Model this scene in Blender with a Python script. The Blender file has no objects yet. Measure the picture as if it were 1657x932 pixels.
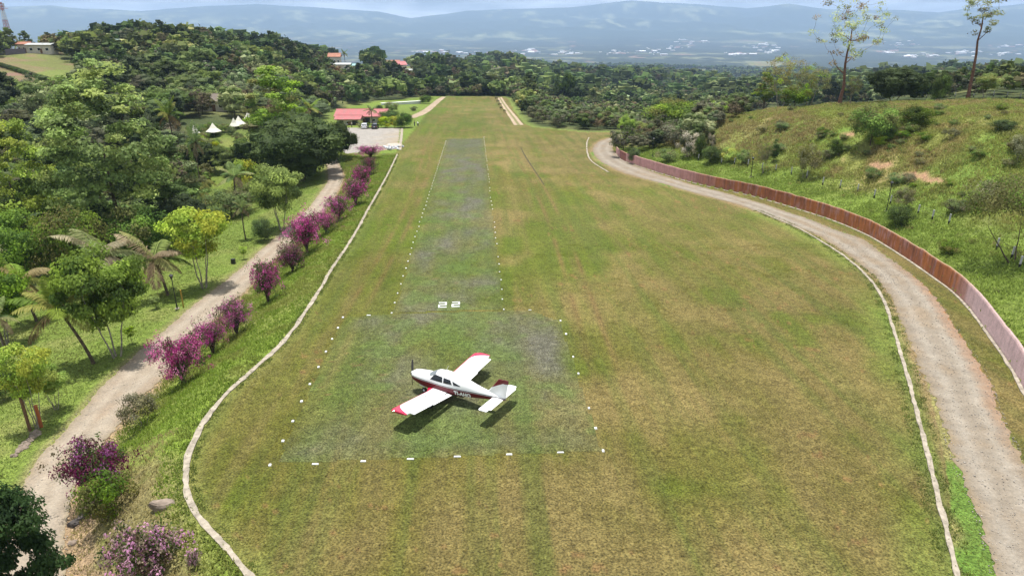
import bpy, math, random
import numpy as np
from mathutils import Vector, Matrix
rng = np.random.default_rng(7)
random.seed(7)
SC = bpy.context.scene
COL = SC.collection

# ------------------------------------------------------------------ camera model
F0, CX, CY, YH = 1105.0, 828.5, 466.0, 40.0
PITCH = math.atan((CY - YH) / F0)
SLOPE = math.tan(PITCH - math.atan((CY - 87.0) / F0))     # the airstrip runs gently downhill
CAMH = 22.04

def ray(px, py):
    X = (px - CX) / F0; U = (CY - py) / F0
    return np.array([X, math.cos(PITCH) + U * math.sin(PITCH), -math.sin(PITCH) + U * math.cos(PITCH)])

def project(x, y, z):
    dz = z - CAMH
    up = y * math.sin(PITCH) + dz * math.cos(PITCH)
    dep = y * math.cos(PITCH) - dz * math.sin(PITCH)
    dep = np.where(np.abs(dep) < 1e-3, 1e-3, dep)
    return CX + F0 * x / dep, CY - F0 * up / dep, dep

def onplane(px, py, h=0.0):
    d = ray(px, py)
    t = (CAMH - h) / (-(d[2]) - SLOPE * d[1])
    return np.array([0, 0, CAMH]) + t * d

def sstep(x, a, b):
    t = np.clip((x - a) / (b - a), 0, 1)
    return t * t * (3 - 2 * t)

def DROP(y):
    return 0.7 + 2.6 * (1 - sstep(y, 80, 165))

def onroad(px, py):
    h = -2.0
    for _ in range(8):
        P = onplane(px, py, h); h = -float(DROP(P[1]))
    return P

def smooth_line(pts, step):
    pts = np.array([p[:2] for p in pts], float)
    for _ in range(2):
        q = [pts[0]]
        for a, b in zip(pts[:-1], pts[1:]):
            q += [a * .75 + b * .25, a * .25 + b * .75]
        q.append(pts[-1]); pts = np.array(q)
    L = np.r_[0, np.cumsum(np.hypot(*np.diff(pts, axis=0).T))]
    n = max(2, int(L[-1] / step))
    t = np.linspace(0, L[-1], n)
    return np.stack([np.interp(t, L, pts[:, 0]), np.interp(t, L, pts[:, 1])], 1)

# ------------------------------------------------------------------ noise
def _h(ix, iy, s):
    n = (ix.astype(np.int64) * 374761393 + iy.astype(np.int64) * 668265263 + s * 974634777) & 0xffffffff
    n = ((n ^ (n >> 13)) * 1274126177) & 0xffffffff
    n = (n ^ (n >> 16)) & 0xffff
    return n / 65535.0

def vnoise(x, y, s=0):
    x = np.asarray(x, float); y = np.asarray(y, float)
    ix = np.floor(x); iy = np.floor(y); fx = x - ix; fy = y - iy
    fx = fx * fx * (3 - 2 * fx); fy = fy * fy * (3 - 2 * fy)
    a = _h(ix, iy, s); b = _h(ix + 1, iy, s); c = _h(ix, iy + 1, s); d = _h(ix + 1, iy + 1, s)
    return (a * (1 - fx) + b * fx) * (1 - fy) + (c * (1 - fx) + d * fx) * fy

def fbm(x, y, o=4, s=0):
    r = 0; a = .5; t = 0
    for k in range(o):
        r = r + a * vnoise(x * 2 ** k + 17.3 * k, y * 2 ** k - 9.1 * k, s + k); t += a; a *= .5
    return r / t

# ------------------------------------------------------------------ plan of the place (traced on the sloping plane)
kerbL_px = [(643,250),(626.6,285),(606,321),(590.5,349),(575,378),(552,414),(535,438),(521,463.5),(503,492),(477,532),
            (451.5,561),(423,587),(400,608),(370,634),(342,665),(320,700),(305,735),(299,770),(303,800),(315,830),(345,865),(375,895),(405,932),(440,980),(490,1060)]
KERB_L = smooth_line([onplane(*p) for p in kerbL_px], 0.5)
kerbR_far_px = [(953,223),(949,232),(950,247),(954,259),(966,268),(985,279)]
kerbR_px = [(1225,341),(1259,356),(1285,366),(1313,381),(1342,399),(1372.5,419),(1397.6,441),(1417,463.7),(1431,489),(1442,519.5),
            (1453.5,558.5),(1467,603),(1475.7,639),(1493,704.5),(1509,769),(1522,824),(1538,883),(1550,931),(1568,1000),(1590,1080)]
KERB_R = smooth_line([onplane(*p) for p in kerbR_px], 0.5)
KERB_RF = smooth_line([onplane(*p) for p in kerbR_far_px], 0.5)
wall_px = [(997,249),(1001,255),(1007,260),(1017,264),(1056,277),(1107,292.6),(1159,305.5),(1200,313.5),(1249,326),(1300.5,341.5),(1352,358),(1406,381),
           (1439.5,401),(1478.5,426),(1512,450),(1542.7,472),(1568,497),(1593,530.6),(1621,569.7),(1646,608.7),(1662,640),(1700,710),(1760,830),(1800,950)]
WALL = smooth_line([onplane(*p) for p in wall_px], 0.5)
rrL_px = [(1002,216),(991.5,222),(966,229.5),(957,242),(963,255),(981,268),(1017,283.6),(1069,296.5),(1120,312),(1172,325),(1223,341),(1275,361),(1300,372),(1325,381),
          (1356,402),(1389,425),(1417,447),(1437,472),(1456,514),(1473,553),(1487,589),(1501,625.5),(1516,648),(1529,695),(1545,750),(1571,802),(1590,857),(1606,915),(1630,1000)]
rrR_px = [(1010,221),(1000,230),(989,240),(997,250),(1020,265),(1043,274),(1084,288),(1125,300),(1172,312),(1223,326),(1275,343),(1326,361),(1360,376),(1392,384),(1428,410),
          (1464,436),(1492,458),(1520,491.6),(1543,525),(1563,558.5),(1585,592),(1602,622.7),(1612,656),(1628,695),(1662,760),(1705,850),(1745,932),(1790,1010)]
rlL_px = [(522,248),(528,262),(532.6,287.6),(521,308),(498,339),(472,361),(438.6,390.6),(400,424),(396,430),(360.5,458),(322,486.7),(283,520),(244.7,553.6),(219,574),
          (180,610),(154.5,636),(129,670),(98,704),(70,732),(48,768),(28,811),(14,853),(2,900),(-10,950),(-25,1050)]
rlR_px = [(536,246),(543,258),(554.5,274.7),(556,290),(547,311),(534,329),(516,352),(503,367),(472,396),(428,434),(418,450),(386,481.5),(352,512),(310,552),(272,605),
          (237,636),(206,670),(166,720.6),(140.6,763),(112,810),(104,861),(103,895),(105,932),(110,1000),(115,1080)]
RL_L = smooth_line([onroad(*p) for p in rlL_px], 0.6)
RL_R = smooth_line([onroad(*p) for p in rlR_px], 0.6)
RR_L = smooth_line([onplane(*p) for p in rrL_px], 0.6)
RR_R = smooth_line([onplane(*p) for p in rrR_px], 0.6)

far_px = [(997,249),(999,228),(1006,214),(985,214),(950,215),(900,210),(862,206),(848,200),(832,180),(822,160),(812,156.5),(700,156.5),(612,164),(575,172),(538,180),(532,205),(545,236),(560,250),(600,254),(643,250)]
FAR = np.array([onplane(*p)[:2] for p in far_px])

def seg_dist(P, line, signed=False):
    """distance from points P (n,2) to a polyline; signed: positive on the left of its direction"""
    n = len(P); best = np.full(n, 1e9); side = np.zeros(n)
    for a, b in zip(line[:-1], line[1:]):
        d = b - a; l2 = d @ d
        if l2 < 1e-9: continue
        t = np.clip(((P - a) @ d) / l2, 0, 1)
        q = P - (a + t[:, None] * d)
        r = np.hypot(q[:, 0], q[:, 1])
        m = r < best
        best[m] = r[m]
        if signed:
            cr = d[0] * (P[:, 1] - a[1]) - d[1] * (P[:, 0] - a[0])
            side[m] = cr[m]
    return best * np.sign(side) if signed else best

def inside(P, poly):
    x, y = P[:, 0], P[:, 1]; c = np.zeros(len(P), bool)
    n = len(poly)
    for i in range(n):
        x1, y1 = poly[i]; x2, y2 = poly[(i + 1) % n]
        if y1 == y2: continue
        m = ((y1 > y) != (y2 > y)) & (x < (x2 - x1) * (y - y1) / (y2 - y1) + x1)
        c ^= m
    return c

def thin(line, k):
    return np.vstack([line[::k], line[-1:]])
KL, WL = thin(KERB_L, 4), thin(WALL, 2)
RLL, RLR = thin(RL_L, 4), thin(RL_R, 4)
PLAT = np.vstack([KL[::-1], FAR[::-1], WL, [[60, 10], [60, -60], [-10, -60], [-10, 10]]])

# far terrain: for columns of the view, the height of the land at growing distances
def zrow(px, rows):
    R, Z = [], []
    for r, kind, v in rows:
        if kind == 'p':
            d = ray(px, v); z = CAMH + r * d[2] / math.hypot(d[0], d[1])
        else:
            z = v
        R.append(r); Z.append(z)
    return np.log(np.array(R)), np.array(Z)
SKY = [(-600,4),(-200,8),(0,8),(90,6.5),(142,11.6),(232,14),(278,11),(350,7),(420,4),(511,10),(614,16),(665,26),(722,20.6),(755,15),(820,11),(923,9),(974,2.5),(1020,-2),(1077,2),
       (1129,4.6),(1206,11),(1240,8),(1270,4),(1322,10),(1366,13),(1440,13),(1515,17.5),(1572,10),(1657,3),(1900,6),(2400,0)]
skx = np.array([s[0] for s in SKY], float); sky_ = np.array([s[1] for s in SKY], float)
def tail(px, rstart, first):
    s = float(np.interp(px, skx, sky_))
    rows = [(2500,'z',-146),(3500,'z',-182),(5000,'z',-212),(7000,'z',-222),(9000,'z',-205),(11000,'p',57),(13000,'p',42 + .2 * s),(15000,'p',s + 9),(16000,'p',s),(17500,'p',s + 6),(24000,'z',-150),(32000,'z',-200)]
    return first + [r for r in rows if r[0] > rstart]
P, Z = 'p', 'z'
COLS = {
 -900: [(60,Z,-8),(100,Z,-12),(200,Z,-6),(350,Z,8),(700,Z,-20),(1300,Z,-90)],
 -200: [(60,Z,-8),(100,Z,-12),(140,Z,-15),(200,P,240),(280,P,140),(380,P,88),(500,P,98),(800,P,90),(1500,Z,-90)],
 0:    [(60,Z,-8),(100,Z,-12),(140,Z,-15),(200,P,240),(250,P,172),(290,P,134),(385,P,88),(430,P,85),(560,P,92),(900,P,90),(1500,Z,-90)],
 110:  [(60,Z,-8),(100,Z,-12),(140,Z,-15),(200,P,232),(250,P,172),(290,P,136),(400,P,88),(440,P,84),(560,P,90),(900,P,90),(1500,Z,-90)],
 200:  [(60,Z,-8),(100,Z,-11),(140,Z,-14),(200,P,222),(250,P,172),(300,P,136),(420,P,80),(450,P,78),(560,P,82),(900,P,88),(1500,Z,-90)],
 320:  [(60,Z,-7),(100,Z,-10),(150,Z,-12),(200,P,208),(250,P,170),(300,P,138),(450,P,74),(480,P,73),(600,P,80),(900,P,88),(1500,Z,-95)],
 420:  [(60,Z,-6),(100,Z,-9),(150,Z,-11),(200,P,212),(250,P,180),(300,P,152),(400,P,108),(500,P,80),(540,P,80),(700,P,88),(1000,P,92),(1500,Z,-95)],
 520:  [(60,Z,-4),(100,Z,-7),(150,Z,-9),(200,P,222),(250,P,192),(300,P,170),(400,P,135),(520,P,104),(560,P,102),(800,P,106),(1200,P,103),(1600,Z,-100)],
 620:  [(60,Z,-2.3),(100,Z,-4),(150,Z,-6),(200,Z,-8),(250,Z,-12),(320,P,178),(400,P,156),(500,P,128),(620,P,107),(660,P,107),(900,P,112),(1300,P,108),(1700,Z,-105)],
 720:  [(60,Z,-2.3),(150,Z,-5.6),(300,Z,-11.5),(385,Z,-15),(420,P,162),(470,P,150),(600,P,120),(680,P,115),(900,P,118),(1300,P,110),(1700,Z,-105)],
 820:  [(60,Z,-2.3),(150,Z,-5.6),(300,Z,-11.5),(385,Z,-15),(420,P,164),(480,P,158),(650,P,135),(800,P,122),(1000,P,120),(1400,P,112),(1800,Z,-115)],
 900:  [(60,Z,-2.3),(150,Z,-5.6),(185,P,212),(240,P,198),(320,P,178),(380,P,172),(500,P,170),(700,P,148),(900,P,130),(1150,P,118),(1500,P,118),(1900,Z,-118)],
 1000: [(60,Z,-2.3),(140,Z,-5.2),(180,P,218),(230,P,206),(310,P,190),(420,P,180),(520,P,178),(700,P,158),(950,P,134),(1250,P,120),(1500,P,120),(1900,Z,-118)],
 1100: [(60,Z,-2.3),(135,Z,-2.5),(176,P,200),(195,P,204),(260,P,198),(330,P,195),(450,P,184),(580,P,176),(800,P,150),(1100,P,132),(1500,P,122),(1900,Z,-120)],
 1200: [(60,Z,-2.3),(120,Z,-2.2),(150,P,196),(169,P,181),(200,P,192),(280,P,190),(420,P,180),(600,P,170),(800,P,155),(1100,P,142),(1500,P,130),(1900,Z,-135)],
 1300: [(60,Z,-2.0),(110,Z,-1.0),(140,P,192),(165,P,170),(195,P,180),(280,P,182),(420,P,176),(600,P,166),(900,P,154),(1300,P,140),(1700,P,130),(2100,Z,-150)],
 1400: [(60,Z,-1.5),(100,Z,-.5),(135,P,190),(162,P,162),(192,P,174),(280,P,174),(420,P,168),(700,P,156),(1100,P,146),(1600,P,131),(2100,Z,-150)],
 1500: [(60,Z,-1),(92,Z,0),(130,P,190),(160,P,158),(188,P,168),(225,P,155),(270,P,150),(320,P,156),(600,P,152),(1000,P,142),(1600,P,130),(2100,Z,-150)],
 1657: [(60,Z,0),(75,Z,0.5),(120,P,200),(158,P,154),(182,P,164),(215,P,142),(270,P,130),(330,P,140),(600,P,140),(1000,P,136),(1600,P,127),(2100,Z,-150)],
 1900: [(60,Z,0),(90,Z,4),(158,P,150),(180,P,160),(250,P,130),(400,P,140),(1000,P,136),(1600,P,127),(2100,Z,-150)],
 2600: [(60,Z,0),(90,Z,5),(200,Z,8),(500,Z,-30),(1000,Z,-80),(1600,Z,-110)],
}
cpx = np.array(sorted(COLS), float)
cang = np.arctan((cpx - CX) * math.cos(PITCH) / F0)
LR = np.log(np.concatenate([np.geomspace(40, 1000, 60), np.geomspace(1050, 32000, 70)]))
TAB = []
for c in sorted(COLS):
    a, b = zrow(c, tail(c, COLS[c][-1][0], COLS[c]))
    TAB.append(np.interp(LR, a, b))
TAB = np.array(TAB)
k = np.array([1, 2, 1.]) / 4
for _ in range(2):
    TAB[:, 1:-1] = TAB[:, :-2] * k[0] + TAB[:, 1:-1] * k[1] + TAB[:, 2:] * k[2]
# the skyline needs finer columns than the rest
def polar_z(x, y):
    r = np.maximum(np.hypot(x, y), 1.0); a = np.arctan2(x, y)
    lr = np.clip(np.log(r), LR[0], LR[-1] - 1e-6)
    fi = np.interp(lr, LR, np.arange(len(LR))); i = np.clip(fi.astype(int), 0, len(LR) - 2); f = fi - i
    ac = np.clip(a, cang[0], cang[-1])
    gj = np.interp(ac, cang, np.arange(len(cang))); j = np.clip(gj.astype(int), 0, len(cang) - 2); g = gj - j
    g = g * g * (3 - 2 * g)
    z = (TAB[j, i] * (1 - f) + TAB[j, i + 1] * f) * (1 - g) + (TAB[j + 1, i] * (1 - f) + TAB[j + 1, i + 1] * f) * g
    # true skyline
    pxs = CX + F0 * np.tan(np.clip(a, -1.1, 1.1)) / math.cos(PITCH)
    s = np.interp(pxs, skx, sky_); s0 = np.interp(np.interp(gj, np.arange(len(cpx)), cpx), skx, sky_)
    lin = np.interp(cpx, skx, sky_); s_tab = lin[j] * (1 - g) + lin[j + 1] * g
    w = sstep(r, 11500, 15500)
    z = z - w * (s - s_tab) * r / F0 * 0.94
    # relief
    amp = sstep(r, 160, 420) * np.minimum(2.4, r * .006) + sstep(r, 700, 1500) * 7 + sstep(r, 9000, 12500) * 95 * (1 - sstep(r, 14200, 15700) * .86)
    sc = np.where(r > 5000, 1 / 1500., np.where(r > 600, 1 / 260., 1 / 60.))
    n1 = fbm(x / 60., y / 60., 3, 3) - .5; n2 = fbm(x / 260., y / 260., 4, 5) - .5
    n3 = np.abs(fbm(x / 2300., y / 2300., 6, 9) - .5) * -2.2 + .35
    z = z + sstep(r, 160, 420) * np.minimum(3.0, r * .007) * 2 * n1 * (1 - sstep(r, 3000, 6000)) + sstep(r, 650, 1300) * 62 * n2 * (1 - .75 * sstep(r, 2600, 4500))
    z = z + (np.abs(fbm(x / 700., y / 700., 4, 10) - .5) * -2 + .3) * sstep(r, 9500, 12500) * (1 - sstep(r, 14500, 15800)) * 90 + n3 * (sstep(r, 9000, 12500) * 190 * (1 - sstep(r, 14000, 15800) * .9) + 20 * sstep(r, 15000, 16000))
    return z

def terrain(x, y, full=False):
    shp = np.shape(x); x = np.ravel(np.asarray(x, float)); y = np.ravel(np.asarray(y, float))
    P2 = np.stack([x, y], 1)
    zp = -SLOPE * y
    r = np.hypot(x, y)
    near = (r < 620)
    z = polar_z(x, y)
    info = None
    if near.any():
        Q = P2[near]; zq = zp[near]; pol = z[near]
        ins = inside(Q, PLAT)
        dL = seg_dist(Q, KL); dW = seg_dist(Q, WL); dF = seg_dist(Q, FAR)
        # left side
        dRr = seg_dist(Q, RLR); sl = seg_dist(Q, RLL, True)     # line runs towards the camera: garden lies on its right hand
        D = DROP(Q[:, 1])
        bet = dL / (dL + dRr + 1e-6)
        road = inside(Q, np.vstack([RLL, RLR[::-1]]))
        garden = (sl < 0) & ~road
        zL = zq - D * sstep(bet, 0.08, 1.0) + .25 * (fbm(Q[:, 0] / 3, Q[:, 1] / 3, 2, 11) - .5) * sstep(bet, .1, .3) * (1 - sstep(bet, .8, 1))
        zL = np.where(road, zq - D, zL)
        dl = -sl
        g = .05 * dl + .11 * np.maximum(dl - 5, 0)
        zg = zq - D - np.minimum(g, 7) + .5 * (fbm(Q[:, 0] / 9, Q[:, 1] / 9, 2, 12) - .5) * sstep(dl, 1, 6)
        w = sstep(dl, 22, 62)
        zg = zg * (1 - w) + pol * w
        zL = np.where(garden, zg, zL)
        # right side, behind the wall
        along = sstep(Q[:, 1], 150, 120)
        zW = zq + 1.35 * sstep(dW, .12, .7) + .13 * dW * sstep(dW, 0, 3) + .5 * (fbm(Q[:, 0] / 5, Q[:, 1] / 5, 3, 13) - .5) * sstep(dW, 1, 5)
        w = sstep(dW, 3, 26)
        zW = zW * (1 - w) + (pol + .9 * (fbm(Q[:, 0] / 7, Q[:, 1] / 7, 3, 14) - .5)) * w
        # far rim
        w = sstep(dF, 0, 24)
        zF = zq * (1 - w) + pol * w
        a, b, c = [1 / (d + .4) ** 4 for d in (dL, dW, dF)]
        zz = (zL * a + zW * b + zF * c) / (a + b + c)
        zz = np.where(ins, zq, zz)
        out = np.where(Q[:, 1] < 5, zq - 1.5 * 0, zz)
        z[near] = out
        info = (near, ins, dL, dW, dF, sl, road, garden, dRr)
    if full:
        return z.reshape(shp), info
    return z.reshape(shp)

def ground_at(px, py, rmin=15):
    """where the line of sight through a point of the photograph meets the land"""
    d = ray(px, py); h = math.hypot(d[0], d[1])
    ts = np.geomspace(rmin, 20000, 700) / h
    X = ts * d[0]; Y = ts * d[1]; Zr = CAMH + ts * d[2]
    below = Zr < terrain(X, Y)
    if not below.any(): return np.array([X[-1], Y[-1], float(terrain(X[-1:], Y[-1:])[0])])
    i = int(np.argmax(below)); a = ts[max(i - 1, 0)]; b = ts[i]
    tt = np.linspace(a, b, 40)
    bb = CAMH + tt * d[2] < terrain(tt * d[0], tt * d[1])
    t = tt[int(np.argmax(bb))]
    x, y = t * d[0], t * d[1]
    return np.array([x, y, float(terrain(np.array([x]), np.array([y]))[0])])

def spot(px, r):
    """a point of the land at distance r in the direction of a column of the photograph"""
    a = math.atan((px - CX) * math.cos(PITCH) / F0)
    for _ in range(4):
        x, y = r * math.sin(a), r * math.cos(a); z = float(terrain(np.array([x]), np.array([y]))[0])
        q = project(x, y, z)[0]; a -= math.atan((float(q) - px) / F0)
    return np.array([x, y, z])

def height_to(p, py):
    """height above p at which a post would reach row py of the photograph"""
    d = ray(CX, py); t = d[2] / d[1]
    lo, hi = 0., 80.
    for _ in range(40):
        m = (lo + hi) / 2
        if project(p[0], p[1], p[2] + m)[1] > py: lo = m
        else: hi = m
    return hi
def mpp(p):
    return float(project(*p)[2]) / F0

# ------------------------------------------------------------------ materials
def newmat(name):
    m = bpy.data.materials.new(name); m.use_nodes = True
    nt = m.node_tree; b = nt.nodes['Principled BSDF']
    return m, nt, b
def N(nt, t, **kw):
    n = nt.nodes.new(t)
    for k_, v in kw.items(): setattr(n, k_, v)
    return n
def plain(name, col, rough=.6, metal=0., spec=.5, coat=0., var=0., scale=3., bump=0.):
    m, nt, b = newmat(name)
    b.inputs['Base Color'].default_value = (*col, 1); b.inputs['Roughness'].default_value = rough
    b.inputs['Metallic'].default_value = metal; b.inputs['Specular IOR Level'].default_value = spec
    b.inputs['Coat Weight'].default_value = coat
    if var or bump:
        tc = N(nt, 'ShaderNodeTexCoord'); nz = N(nt, 'ShaderNodeTexNoise'); nz.inputs['Scale'].default_value = scale; nz.inputs['Detail'].default_value = 6
        nt.links.new(tc.outputs['Object'], nz.inputs['Vector'])
        mr = N(nt, 'ShaderNodeMapRange'); mr.inputs['From Min'].default_value = .3; mr.inputs['From Max'].default_value = .7
        mr.inputs['To Min'].default_value = 1 - var; mr.inputs['To Max'].default_value = 1 + var
        nt.links.new(nz.outputs['Fac'], mr.inputs['Value'])
        mx = N(nt, 'ShaderNodeVectorMath', operation='SCALE'); mx.inputs[0].default_value = col
        nt.links.new(mr.outputs['Result'], mx.inputs['Scale']); nt.links.new(mx.outputs['Vector'], b.inputs['Base Color'])
        if bump:
            bp = N(nt, 'ShaderNodeBump'); bp.inputs['Strength'].default_value = bump; bp.inputs['Distance'].default_value = .05
            nt.links.new(nz.outputs['Fac'], bp.inputs['Height']); nt.links.new(bp.outputs['Normal'], b.inputs['Normal'])
    return m
def ground_mat(name, layers, bump=.5, bdist=.06, rough=.95, warm=.0):
    """vertex colour times several scales of noise. layers: (scale, contrast, detail)"""
    m, nt, b = newmat(name)
    at = N(nt, 'ShaderNodeAttribute', attribute_name='Col')
    tc = N(nt, 'ShaderNodeTexCoord')
    cur = at.outputs['Color']; hsock = None
    for i, (s, c, dt) in enumerate(layers):
        nz = N(nt, 'ShaderNodeTexNoise'); nz.inputs['Scale'].default_value = s; nz.inputs['Detail'].default_value = dt; nz.inputs['Roughness'].default_value = .62
        nt.links.new(tc.outputs['Object'], nz.inputs['Vector'])
        mr = N(nt, 'ShaderNodeMapRange'); mr.inputs['From Min'].default_value = .32; mr.inputs['From Max'].default_value = .68
        mr.inputs['To Min'].default_value = 1 - c; mr.inputs['To Max'].default_value = 1 + c
        nt.links.new(nz.outputs['Fac'], mr.inputs['Value'])
        sc = N(nt, 'ShaderNodeVectorMath', operation='SCALE')
        nt.links.new(cur, sc.inputs[0]); nt.links.new(mr.outputs['Result'], sc.inputs['Scale']); cur = sc.outputs['Vector']
        if i == 0: hsock = nz.outputs['Fac']
    # blades of different hue: dry straw against green
    nz = N(nt, 'ShaderNodeTexNoise'); nz.inputs['Scale'].default_value = layers[0][0] * 1.7; nz.inputs['Detail'].default_value = 3
    nt.links.new(tc.outputs['Object'], nz.inputs['Vector'])
    mr = N(nt, 'ShaderNodeMapRange'); mr.inputs['From Min'].default_value = .45; mr.inputs['From Max'].default_value = .75
    mr.inputs['To Min'].default_value = 0; mr.inputs['To Max'].default_value = warm
    nt.links.new(nz.outputs['Fac'], mr.inputs['Value'])
    mx = N(nt, 'ShaderNodeMix', data_type='RGBA', blend_type='MULTIPLY'); mx.inputs[7].default_value = (1.45, 1.28, 1.1, 1)
    nt.links.new(mr.outputs['Result'], mx.inputs[0]); nt.links.new(cur, mx.inputs[6])
    nt.links.new(mx.outputs[2], b.inputs['Base Color'])
    b.inputs['Roughness'].default_value = rough; b.inputs['Specular IOR Level'].default_value = .15
    bp = N(nt, 'ShaderNodeBump'); bp.inputs['Strength'].default_value = bump; bp.inputs['Distance'].default_value = bdist
    nt.links.new(hsock, bp.inputs['Height']); nt.links.new(bp.outputs['Normal'], b.inputs['Normal'])
    return m
def leaf_mat(name, trans=.42, hue=.014, val=.28, sat=.15):
    m, nt, b = newmat(name)
    at = N(nt, 'ShaderNodeAttribute', attribute_name='Col'); oi = N(nt, 'ShaderNodeObjectInfo')
    hs = N(nt, 'ShaderNodeHueSaturation')
    def rnd(mul, lo, hi):
        a = N(nt, 'ShaderNodeMath', operation='MULTIPLY'); a.inputs[1].default_value = mul
        f = N(nt, 'ShaderNodeMath', operation='FRACT'); mr = N(nt, 'ShaderNodeMapRange'); mr.inputs['To Min'].default_value = lo; mr.inputs['To Max'].default_value = hi
        nt.links.new(oi.outputs['Random'], a.inputs[0]); nt.links.new(a.outputs[0], f.inputs[0]); nt.links.new(f.outputs[0], mr.inputs['Value'])
        return mr.outputs['Result']
    nt.links.new(rnd(1.0, .5 - hue, .5 + hue), hs.inputs['Hue']); nt.links.new(rnd(17.3, 1 - val, 1 + val), hs.inputs['Value']); nt.links.new(rnd(7.7, 1 - sat * 1.6, 1 + sat), hs.inputs['Saturation'])
    nt.links.new(at.outputs['Color'], hs.inputs['Color'])
    nt.links.new(hs.outputs['Color'], b.inputs['Base Color'])
    b.inputs['Roughness'].default_value = .6; b.inputs['Specular IOR Level'].default_value = .12
    tr = N(nt, 'ShaderNodeBsdfTranslucent'); ms = N(nt, 'ShaderNodeMixShader'); ms.inputs['Fac'].default_value = trans
    nt.links.new(hs.outputs['Color'], tr.inputs['Color']); nt.links.new(b.outputs[0], ms.inputs[1]); nt.links.new(tr.outputs[0], ms.inputs[2])
    nt.links.new(ms.outputs[0], nt.nodes['Material Output'].inputs['Surface'])
    return m
M = {}
M['ground'] = ground_mat('ground', [(9.0, .75, 9), (2.2, .30, 5), (.012, .16, 6)], bump=.9, bdist=.10, warm=.9)
M['runway'] = ground_mat('runway_turf', [(10.0, .85, 9), (2.6, .34, 5)], bump=.9, bdist=.06, warm=.7)
M['gravel'] = ground_mat('gravel', [(7.0, .18, 8), (.8, .10, 5)], bump=.6, bdist=.05, warm=.25)
M['leaf'] = leaf_mat('leaf'); M['leaf_mass'] = leaf_mat('leaf_mass', val=0, hue=0, sat=0)
M['flower'] = leaf_mat('flower', trans=.5, hue=.012, val=.12, sat=.05)
M['grass'] = leaf_mat('grass_blade', trans=.35, val=0, hue=0, sat=0)
M['bark'] = plain('bark', (.11, .085, .06), .95, var=.45, scale=4, bump=.6, spec=.1)
M['bark_red'] = plain('bark_red', (.16, .085, .06), .95, var=.4, scale=3, bump=.6, spec=.1)
M['bark_pale'] = plain('bark_pale', (.26, .23, .19), .95, var=.4, scale=4, bump=.6, spec=.1)
M['concrete'] = plain('concrete', (.30, .26, .205), .95, var=.35, scale=2.5, bump=.6, spec=.1)
M['white'] = plain('white_paint', (.8, .8, .78), .5, var=.06, scale=6)
M['black'] = plain('black_paint', (.015, .015, .016), .45)
M['rock'] = plain('rock', (.24, .19, .15), .95, var=.45, scale=2.2, bump=1.0, spec=.15)
M['iron'] = plain('dark_iron', (.03, .032, .035), .5, metal=.4)
M['glass'] = plain('dark_glass', (.012, .014, .016), .06, spec=.6)

# ------------------------------------------------------------------ mesh helpers
def props(o, label=None, cat=None, group=None, kind=None):
    if label: o['label'] = label
    if cat: o['category'] = cat
    if group: o['group'] = group
    if kind: o['kind'] = kind
    return o
def mesh_np(name, V, Fc, mat, col=None, smooth=False, mi=None):
    """V (n,3); Fc: (m,3) or (m,4) array"""
    me = bpy.data.meshes.new(name)
    V = np.asarray(V, np.float32); Fc = np.asarray(Fc, np.int32); k_ = Fc.shape[1]
    me.vertices.add(len(V)); me.vertices.foreach_set('co', V.ravel())
    me.loops.add(Fc.size); me.loops.foreach_set('vertex_index', Fc.ravel())
    me.polygons.add(len(Fc)); me.polygons.foreach_set('loop_start', np.arange(0, Fc.size, k_, dtype=np.int32))
    if smooth: me.polygons.foreach_set('use_smooth', np.ones(len(Fc), bool))
    mats = mat if isinstance(mat, (list, tuple)) else [mat]
    for m in mats: me.materials.append(m)
    if mi is not None: me.polygons.foreach_set('material_index', np.asarray(mi, np.int32))
    if col is not None:
        c = np.ones((len(V), 4), np.float32); c[:, :3] = col
        a = me.color_attributes.new('Col', 'FLOAT_COLOR', 'POINT'); a.data.foreach_set('color', c.ravel())
    me.update(calc_edges=True)
    return me
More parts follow.
